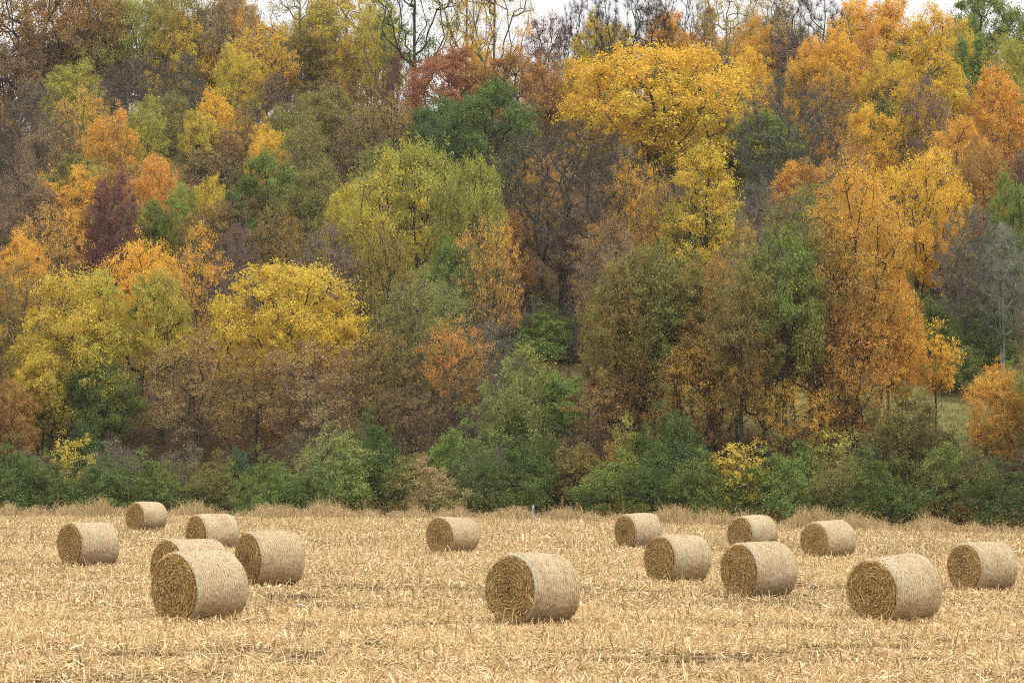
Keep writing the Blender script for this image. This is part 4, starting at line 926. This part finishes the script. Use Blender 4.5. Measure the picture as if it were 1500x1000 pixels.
ROWS_FRONT = [
 (T, 'broad2', 208, 356, 140, 12.8, 'gold', 'amber', 'dark', 'orange gold crown topping the front left tree mass', 'orange gold front left crown'),
 (T, 'oval4', 238, 374, 95, 13.6, 'lime', 'yellow', 'dark', 'lime yellow tree at the right side of the front left mass', None),
 (T, 'full1', 108, 394, 172, 13.6, 'yellow', 'lime', 'dark', 'tall yellow green tree hanging low at the front left', 'tall yellow green front left tree'),
 (T, 'oval1', 140, 380, 95, 13, 'lime', 'yellow', 'dark', 'pale lime tree between the yellow green and orange gold front crowns', None),
 (T, 'sparse3', 280, 342, 95, 14, 'amber', 'tan', 'mid', 'thin orange brown tree right of the front left mass', 'thin orange brown tree'),
 (T, 'broad1', 428, 376, 240, 13, 'yellow', 'gold', 'dark', 'wide bright yellow tree at the front left of centre', 'wide bright yellow front tree'),
 ('willow_tree', 'willow1', 620, 378, 145, 12.5, 'sage', 'olive', 'mid', 'feathery grey green tree right of the wide yellow one', 'feathery grey green tree'),
 (T, 'sparse1', 666, 456, 100, 10, 'orange', 'bronze', 'mid', 'small orange brown tree on a thin trunk at front centre', 'small orange brown centre tree'),
 ('shrub', 'bush3', 762, 492, 105, 6.5, 'lime', 'sage', 'mid', 'lime leaved tall shrub left of the giant dark trunk', 'lime shrub by the giant trunk'),
 (T, 'sparse2', 472, 500, 185, 9, 'bronze', 'tan', 'grey', 'brown thin tree with pale twigs under the wide yellow one', 'brown twiggy tree under the yellow one'),
 (T, 'sparse2', 292, 494, 165, 9, 'bronze', 'tan', 'mid', 'brown and gold thin tree left of the wide yellow one', 'brown and gold thin tree'),
 (T, 'oak2', 152, 515, 110, 8, 'dgreen', 'green', 'dark', 'shaded dark green tree low in the front left mass', 'shaded green tree at front left'),
 (T, 'sparse2', 20, 385, 110, 13, 'bronze', 'olive', 'mid', 'bronze olive tree cut by the left edge above the rust tree', None),
 (T, 'oval3', 14, 562, 85, 7.5, 'rust', 'bronze', 'dark', 'rust orange low tree cut by the left edge', 'rust tree at the left edge'),
 (T, 'oval4', 62, 500, 80, 9.5, 'yellow', 'lime', 'dark', 'yellow tree with low boughs in front of the tall yellow green one', None),
 (T, 'sapl3', 102, 634, 70, 5.0, 'yellow', 'lemon', 'dark', 'small yellow sapling under the tall yellow green front tree', None),
 (T, 'clear1', 1045, 385, 125, 14, 'rust', 'bronze', 'dark', 'orange brown tall tree on thin dark trunks at front right', 'orange brown front right tree'),
 (T, 'sparse1', 1118, 430, 100, 12, 'bronze', 'rust', 'dark', 'rusty leaved tree in front of the tall olive one', None),
 (T, 'sparse3', 1250, 512, 120, 8.5, 'gold', 'rust', 'mid', 'gold leaved tree hung with vines below the orange maple', 'vine hung gold tree'),
 (T, 'sparse2', 905, 548, 160, 6.8, 'rust', 'brown', 'dark', 'reddish brown low tree under the dusky bronze one', 'reddish brown low tree'),
 (T, 'sapl3', 1076, 640, 95, 5.0, 'yellow', 'gold', 'dark', 'small yellow leaved sapling in front of the dark trunks', 'small yellow front sapling'),
 (T, 'sapl1', 1370, 468, 60, 8.4, 'gold', 'amber', 'dark', 'little golden topped tree alone in the grassy clearing', 'little golden tree in the clearing'),
 (T, 'oval3', 1460, 540, 96, 8.2, 'amber', 'bronze', 'grey', 'orange yellow round tree with grey trunk near the right edge', 'orange yellow tree near the right edge'),
 ('bare_tree', 'bare3', 1468, 325, 95, 11, 'silver', 'sage', 'pale', 'pale grey leafless tree on the dark slope at the right', 'pale leafless tree at the right'),
 (T, 'sapl2', 1228, 580, 48, 5, 'lime', 'lemon', 'mid', 'lime sapling climbing beside the vine hung gold tree', None),
 (T, 'sapl3', 1232, 622, 85, 4.8, 'lemon', 'lime', 'mid', 'lemon leaved sapling at the foot of the vine hung gold tree', None),
 (T, 'clear2', 1185, 385, 125, 13.5, 'bronze', 'rust', 'dark', 'bronze orange tree between the olive tree and the maple', None),
 (T, 'clear2', 1300, 372, 88, 14, 'amber', 'orange', 'dark', 'bright orange tree forming the right edge of the maple group', None),
 (T, 'sparse1', 960, 450, 110, 11, 'olive', 'bronze', 'dark', 'olive thin tree in front of the olive brown one', None),
 (T, 'sparse3', 890, 440, 80, 8, 'olive', 'rust', 'dark', 'dark olive thin tree just right of the giant trunk', None),
 (T, 'oval4', 1205, 300, 110, 18, 'olive', 'orange', 'dark', 'bronze green tree filling between the tall olive tree and the orange maple', None),
 (T, 'oval3', 1320, 405, 50, 12, 'orange', 'amber', 'dark', 'small bright orange bough tree leaning out at the right of the maple', None),
 (T, 'clear1', 1085, 388, 100, 15, 'olive', 'rust', 'dark', 'bronze olive tree in front of the brown thin one by the tall olive', None),
 (T, 'oval2', 935, 350, 110, 15.5, 'olive', 'rust', 'dark', 'olive rust tree rising between dusky bronze and olive brown ones', None),
 (T, 'sparse1', 1250, 440, 110, 12, 'orange', 'bronze', 'dark', 'orange bronze thin tree low at the right of the maple trunks', None),
 (T, 'sparse1', 1040, 480, 120, 10.5, 'amber', 'rust', 'dark', 'amber rust thin tree low among the front right trunks', None),
 (T, 'sparse2', 560, 480, 110, 9, 'bronze', 'olive', 'dark', 'bronze thin tree between the wide yellow and feathery trees', None),
 (T, 'sparse3', 375, 520, 120, 8.5, 'bronze', 'rust', 'dark', 'dark bronze thin tree under the left half of the wide yellow one', None),
 ('bare_tree', 'bare3', 715, 470, 120, 8, 'brown', 'tan', 'grey', 'grey leafless tree left of the lime shrub', None),
 ('bare_tree', 'bare2', 690, 545, 120, 5.5, 'brown', 'olive', 'grey', 'low bare twiggy tree right of the small orange brown one', None),
 (T, 'sparse1', 600, 560, 90, 6, 'brown', 'bronze', 'dark', 'low brown tree at the foot of the feathery one', None),
 (T, 'sparse3', 1000, 500, 100, 9.5, 'bronze', 'orange', 'dark', 'thin bronze tree left of the orange brown front one', None),
 (T, 'sparse1', 1165, 545, 110, 8, 'amber', 'rust', 'dark', 'amber thin tree low between the two dark trunks', None),
]
G = 'shrub'
ROWS_SHRUB = [
 (G, 'twig1', 772, 385, 110, 5.0, 'bronze', 'brown', 'grey', 'bronze thicket on the bare slope left of the giant dark trunk', None),
 (G, 'twig1', 868, 395, 100, 5.0, 'brown', 'bronze', 'grey', 'brown thicket on the slope right of the giant dark trunk', None),
 (G, 'twig1', 55, 655, 120, 4.2, 'bronze', 'brown', 'grey', 'brown tangled thicket behind the leftmost green shrubs', None),
 (G, 'twig1', 265, 650, 120, 4.0, 'bronze', 'olive', 'grey', 'bronze tangled thicket left of the blue green juniper', None),
 (G, 'twig1', 415, 660, 90, 3.4, 'rust', 'bronze', 'mid', 'rusty tangled thicket between juniper and pale green mound', None),
 (G, 'twig1', 530, 630, 100, 4.2, 'bronze', 'sage', 'grey', 'bronze thicket behind the right side of the pale green mound', None),
 (G, 'twig1', 715, 650, 110, 4.0, 'olive', 'brown', 'grey', 'dull thicket left of the foot of the arching light green shrub', None),
 (G, 'twig1', 865, 610, 120, 4.6, 'rust', 'brown', 'mid', 'russet thicket below the reddish brown low tree', None),
 (G, 'twig1', 1095, 660, 100, 4.0, 'bronze', 'leafgreen', 'mid', 'bronze thicket right behind the small yellow front sapling', None),
 (G, 'bush2', 935, 650, 80, 3.8, 'lime', 'green', 'dark', 'yellow green shrub between russet thicket and deep green tall shrub', None),
 (G, 'bush3', 1060, 690, 80, 2.9, 'leafgreen', 'lime', 'dark', 'yellowish green shrub below the small yellow front sapling', None),
 (G, 'twig1', 1420, 650, 100, 4.2, 'bronze', 'olive', 'grey', 'bronze thicket left of the grey trunk near the right edge', None),
 (G, 'twig1', 770, 440, 130, 4.0, 'brown', 'olive', 'grey', 'grey twiggy thicket left of the foot of the giant bare tree', None),
 (G, 'twig1', 875, 455, 110, 4.0, 'olive', 'bronze', 'grey', 'olive twiggy thicket right of the foot of the giant bare tree', None),
 (G, 'bush1', 800, 470, 90, 3.0, 'green', 'leafgreen', 'dark', 'low green shrub in front of the foot of the giant bare tree', None),
 (G, 'bush3', 1410, 500, 80, 3.6, 'sage', 'green', 'dark', 'sage green shrub at the upper edge of the right clearing', None),
 (G, 'bush2', 1345, 440, 80, 4, 'green', 'olive', 'dark', 'olive tinged shrub right of the orange maple on the dark slope', None),
 (G, 'bush1', 25, 682, 110, 3.2, 'dgreen', 'green', 'dark', 'dark green shrub at the left end of the field edge', 'leftmost dark green shrub'),
 (G, 'bush2', 82, 690, 90, 3, 'green', 'dgreen', 'dark', 'green shrub second from the left end of the field edge', None),
 (G, 'bush3', 132, 608, 80, 5, 'dgreen', 'teal', 'dark', 'tall bluish green shrub below the shaded green tree', None),
 (G, 'twig1', 178, 640, 125, 4, 'sage', 'grey', 'grey', 'grey twiggy shrub with few leaves at front left', 'grey twiggy shrub at front left'),
 (G, 'bush1', 150, 694, 110, 2.7, 'dgreen', 'green', 'dark', 'low dark green shrub in front of the grey twiggy one', None),
 (G, 'bush2', 232, 688, 100, 3, 'green', 'dgreen', 'dark', 'green shrub left of the blue green juniper', None),
 ('juniper_shrub', 'bush3', 353, 646, 54, 4.3, 'teal', 'dgreen', 'dark', 'upright blue green juniper behind the left bales', 'blue green juniper'),
 (G, 'bush2', 300, 690, 90, 2.8, 'olive', 'green', 'dark', 'olive green low shrub just left of the juniper', None),
 (G, 'bush1', 395, 694, 100, 2.7, 'green', 'leafgreen', 'dark', 'green low shrub just right of the juniper', None),
 (G, 'bush1', 492, 656, 120, 3.9, 'sage', 'leafgreen', 'dark', 'pale green rounded mound left of centre', 'pale green rounded mound'),
 (G, 'bush2', 562, 642, 95, 4.2, 'dgreen', 'green', 'dark', 'dark green shrub right of the pale rounded mound', None),
 (G, 'bush3', 606, 655, 85, 3.9, 'olive', 'green', 'dark', 'olive green shrub two places right of the pale mound', None),
 (G, 'bush1', 668, 652, 95, 3.8, 'green', 'leafgreen', 'dark', 'bright green shrub below the small orange brown centre tree', None),
 (G, 'bush2', 640, 696, 90, 2.5, 'tan', 'olive', 'mid', 'tan brown leaved shrub behind the lone middle bale', 'tan brown shrub'),
 (G, 'bush1', 712, 692, 90, 2.6, 'dgreen', 'green', 'dark', 'dark shrub right of the tan brown one', None),
 (G, 'bush1', 755, 574, 120, 5.2, 'sage', 'leafgreen', 'grey', 'arching light green shrub at centre with pale twigs', 'arching light green shrub'),
 (G, 'bush3', 832, 536, 90, 4.5, 'leafgreen', 'green', 'dark', 'bright green shrub at the foot of the giant bare trunk', None),
 (G, 'bush2', 768, 676, 105, 3.2, 'dgreen', 'green', 'dark', 'dark green shrub below the arching light green one', None),
 (G, 'bush3', 835, 640, 105, 4.4, 'olive', 'bronze', 'dark', 'olive bronze shrub right of the arching light green one', None),
 (G, 'bush2', 888, 690, 100, 2.8, 'green', 'dgreen', 'dark', 'green low shrub above the small far bale at middle right', None),
 (G, 'bush3', 905, 640, 70, 4, 'rust', 'bronze', 'dark', 'rust brown shrub between the dark green ones right of centre', None),
 (G, 'bush1', 985, 632, 110, 4.6, 'dgreen', 'teal', 'dark', 'deep green tall shrub left of the small yellow sapling', 'deep green tall shrub'),
 (G, 'bush2', 948, 684, 100, 3, 'dgreen', 'green', 'dark', 'deep green low shrub in front of the tall deep green one', None),
 (G, 'bush2', 1022, 690, 90, 2.9, 'green', 'dgreen', 'dark', 'green shrub behind the right hand group of bales', None),
 (G, 'bush1', 1138, 686, 120, 3.1, 'green', 'leafgreen', 'dark', 'fresh green shrub right of the small yellow sapling', 'fresh green shrub'),
 (G, 'bush3', 1178, 628, 80, 4.6, 'leafgreen', 'lime', 'dark', 'light green upright shrub among the dark trunks at right', None),
 (G, 'bush2', 1210, 690, 95, 3, 'olive', 'green', 'dark', 'olive green shrub above the bale at the weeds', None),
 (G, 'twig1', 1262, 640, 110, 4.4, 'olive', 'lime', 'mid', 'twiggy olive shrub under the vine hung gold tree', None),
 (G, 'bush1', 1335, 612, 150, 5, 'olive', 'green', 'mid', 'wide olive green shrub in front of the clearing', 'wide olive shrub'),
 (G, 'bush2', 1295, 690, 110, 3.2, 'green', 'dgreen', 'dark', 'green low shrub left of the foot of the wide olive one', None),
 (G, 'bush1', 1392, 672, 110, 3.6, 'green', 'olive', 'dark', 'green shrub at the right foot of the wide olive one', None),
 (G, 'bush2', 1472, 704, 110, 2.8, 'dgreen', 'leafgreen', 'dark', 'dark green shrub at the right end of the field edge', 'rightmost dark green shrub'),
 (G, 'bush2', 1430, 690, 80, 3, 'olive', 'amber', 'dark', 'olive shrub by the grey trunk near the right edge', None),
 (G, 'bush3', 1375, 425, 85, 4.5, 'green', 'sage', 'dark', 'green shrub on the dark slope behind the little golden tree', None),
 (G, 'bush1', 1440, 455, 100, 4, 'dgreen', 'sage', 'dark', 'grey green shrub above the clearing at right', None),
 (G, 'bush1', 1320, 470, 80, 4, 'dgreen', 'green', 'dark', 'dark green shrub left of the little golden tree', None),
 (G, 'bush2', 1490, 560, 60, 3.5, 'leafgreen', 'lime', 'dark', 'fresh green shrub at the right edge beside the orange yellow tree', None),
 (G, 'twig1', 600, 606, 120, 4.5, 'brown', 'bronze', 'mid', 'brown twiggy thicket shrub above the olive green shrubs at centre', None),
 (G, 'twig1', 450, 630, 130, 4.2, 'brown', 'olive', 'grey', 'brown twiggy shrub above the pale green mound', None),
 (G, 'bush2', 455, 700, 80, 2.5, 'dgreen', 'green', 'dark', 'small dark shrub at the left foot of the pale green mound', None),
]
sd = 1000
for rows, grp in ((ROWS_SKY, SKY_G), (ROWS_UP, HILL_G), (ROWS_MID, HILL_G), (ROWS_FRONT, EDGE_G), (ROWS_SHRUB, SHRUB_G)):
    for (nm, pk, px, yt, wd, H, t1, t2, bk, lb, ref) in rows:
        sd += 1
        plant(nm, 'shrub' if 'shrub' in nm else 'tree', pk, px, yt, wd, H, t1, t2, bk, lb, grp, sd, ref)

# ------------------------------------------------------------------ trees glimpsed in the gaps
FILL_SKIP = set()
def fillers():
    rng = np.random.default_rng(77)
    anchors = [(a, b, r) for a, b, r, w_ in TREES if r]
    used = set()
    words = dict(bronze='bronze', olive='olive', brown='brown', mauve='mauve brown', rust='rusty', tan='tan', green='green', amber='amber', grey='grey')
    forms = {'sparse1': 'thin leaved', 'sparse2': 'thin leaved', 'sparse3': 'thin leaved', 'bare2': 'leafless', 'bare3': 'nearly bare', 'oval3': 'leafy', 'oval1': 'leafy', 'oval2': 'leafy', 'oak2': 'dense'}
    k = 0
    for gy in range(8):
        for gx in range(13):
            px = (gx + 0.5 + rng.uniform(-0.35, 0.35) + 0.5 * (gy % 2)) * 1500 / 13; yt = 45 + gy * 58 + rng.uniform(-20, 20)
            pk = str(rng.choice(['sparse1', 'sparse2', 'oval2', 'oval1', 'bare3', 'oval3', 'oak2'])); t1 = str(rng.choice(['bronze', 'olive', 'brown', 'mauve', 'bronze', 'olive', 'green', 'amber'])); t2 = str(rng.choice(['brown', 'olive', 'bronze', 'tan']))
            H = rng.uniform(9.5, 12.5); wd = rng.uniform(85, 130); sd_ = int(rng.integers(1e6)); k += 1
            if k in FILL_SKIP or (590 < px < 790 and yt < 110) or yt > 325 or (px > 1300 and yt > 290): continue
            lab = None
            for a, b, r in sorted(anchors, key=lambda q: (q[0] - px) ** 2 + (q[1] - yt - 50) ** 2):
                dx, dy = px - a, yt + 50 - b; an = math.degrees(math.atan2(-dy, dx)) % 360
                rel = ['right of', 'upper right of', 'above', 'upper left of', 'left of', 'lower left of', 'below', 'lower right of'][int(((an + 22.5) % 360) // 45)]
                key = (rel, r)
                if key not in used:
                    used.add(key); lab = f'{words[t1]} {forms[pk]} tree {rel} the {r}'; break
            plant('bare_tree' if 'bare' in pk else T, 'tree', pk, px, yt, wd, H, t1, t2, str(rng.choice(['dark', 'mid', 'mauve', 'grey'])), lab, 'trees glimpsed between the crowns', sd_)
fillers()

# the wood goes on past both sides of the picture
def margins():
    rng = np.random.default_rng(404)
    for px0, side in ((-75, 'left'), (-165, 'left'), (-255, 'left'), (1575, 'right'), (1665, 'right'), (1755, 'right')):
        for yt in range(10, 500, 62):
            pk = str(rng.choice(['oval1', 'oval2', 'oval3', 'oval4', 'broad3', 'oak2', 'sparse1'])); t1 = str(rng.choice(['amber', 'gold', 'yellow', 'bronze', 'olive', 'green', 'orange', 'rust'])); t2 = str(rng.choice(['bronze', 'olive', 'amber', 'yellow']))
            plant(T, 'tree', pk, px0 + rng.uniform(-25, 25), yt + rng.uniform(-20, 20), rng.uniform(85, 115), rng.uniform(12, 15), t1, t2, 'dark',
                  f'autumn tree of the same wood standing past the {side} side of the view', f'trees past the {side} side of the view', int(rng.integers(1e6)))
        for yt in (640, 688):
            plant('shrub', 'shrub', str(rng.choice(['bush1', 'bush2', 'twig1'])), px0 + rng.uniform(-20, 20), yt, 115, 3.2 if yt > 660 else 4.4, str(rng.choice(['green', 'dgreen', 'olive'])), 'green', 'dark',
                  f'shrub of the field edge standing past the {side} side of the view', f'shrubs past the {side} side of the view', int(rng.integers(1e6)))
margins()

# ------------------------------------------------------------------ undergrowth and clearing grass (stuff)
def undergrowth():
    rng = np.random.default_rng(91)
    m = 3000
    X = rng.uniform(-75, 75, m); off = rng.random(m) ** 1.3 * 150 + 6; Y = edge_y(X) + off
    ok = (clearing(X, Y) < 0.2) & (np.abs(X) < 0.21 * Y + 12); X, Y, off = X[ok], Y[ok], off[ok]; m = len(X)
    cnt = 110; idx = np.repeat(np.arange(m), cnt); n = len(idx)
    rad = rng.uniform(0.6, 1.6, m)
    c = np.stack([X[idx], Y[idx], np.zeros(n)], 1); o = rng.normal(size=(n, 3)) * rad[idx][:, None] * np.array([1, 1, 0])
    c += o; c[:, 2] = ground(c[:, 0], c[:, 1]) + np.abs(rng.normal(0, 0.55, n)) * rad[idx]
    V, F = quads(leaf_quads(rng, c, np.zeros((n, 3)), 0.16, 0.8))
    tone = np.clip(rng.normal(0.35, 0.2, m) + 0.45 * np.exp(-off / 10), 0, 1)[idx] + rng.normal(0, 0.05, n)
    o = link('undergrowth', mesh_np('undergrowth', V, F, M_UNDER, np.stack([np.clip(tone, 0, 1), rng.random(n), rng.random(n)], 1)))
    tag(o, 'low brown and green undergrowth covering the forest floor', 'undergrowth', kind='stuff')
    n = 45000; X = rng.uniform(2, 42, n); Y = rng.uniform(178, 214, n); k = rng.random(n) < clearing(X, Y) * 1.2; X, Y = X[k], Y[k]; n = len(X)
    b = np.stack([X, Y, ground(X, Y)], 1); h = rng.uniform(0.12, 0.4, n); yaw = rng.random(n) * 6.28
    tip = b + np.stack([np.cos(yaw) * h * 0.5, np.sin(yaw) * h * 0.5, h], 1); s = np.stack([-np.sin(yaw), np.cos(yaw), np.zeros(n)], 1) * 0.02
    V, F = quads(np.stack([b - s, b + s, tip + s * 0.2, tip - s * 0.2], 1))
    o = link('clearing_grass', mesh_np('clearing_grass', V, F, M_GRASS, np.stack([rng.random(n), rng.random(n), rng.random(n)], 1)))
    tag(o, 'dull green meadow grass in the clearings on the lower slope', 'grass', kind='stuff')
undergrowth()

# ------------------------------------------------------------------ autumn air
def haze():
    x0, x1, y0, y1, z0, z1 = -480, 480, -90, 960, -8, 90
    V = np.array([(x, y, z) for z in (z0, z1) for y in (y0, y1) for x in (x0, x1)], float)
    F = np.array([(0, 2, 3, 1), (4, 5, 7, 6), (0, 1, 5, 4), (2, 6, 7, 3), (0, 4, 6, 2), (1, 3, 7, 5)])
    m, t, out = new_mat('haze_air')
    pv = N(t, 'ShaderNodeVolumePrincipled'); pv.inputs['Color'].default_value = (0.97, 0.97, 0.98, 1); pv.inputs['Density'].default_value = 0.00010
    t.links.new(pv.outputs[0], out.inputs['Volume'])
    tag(link('haze', mesh_np('haze', V, F, m)), kind='stuff')
haze()
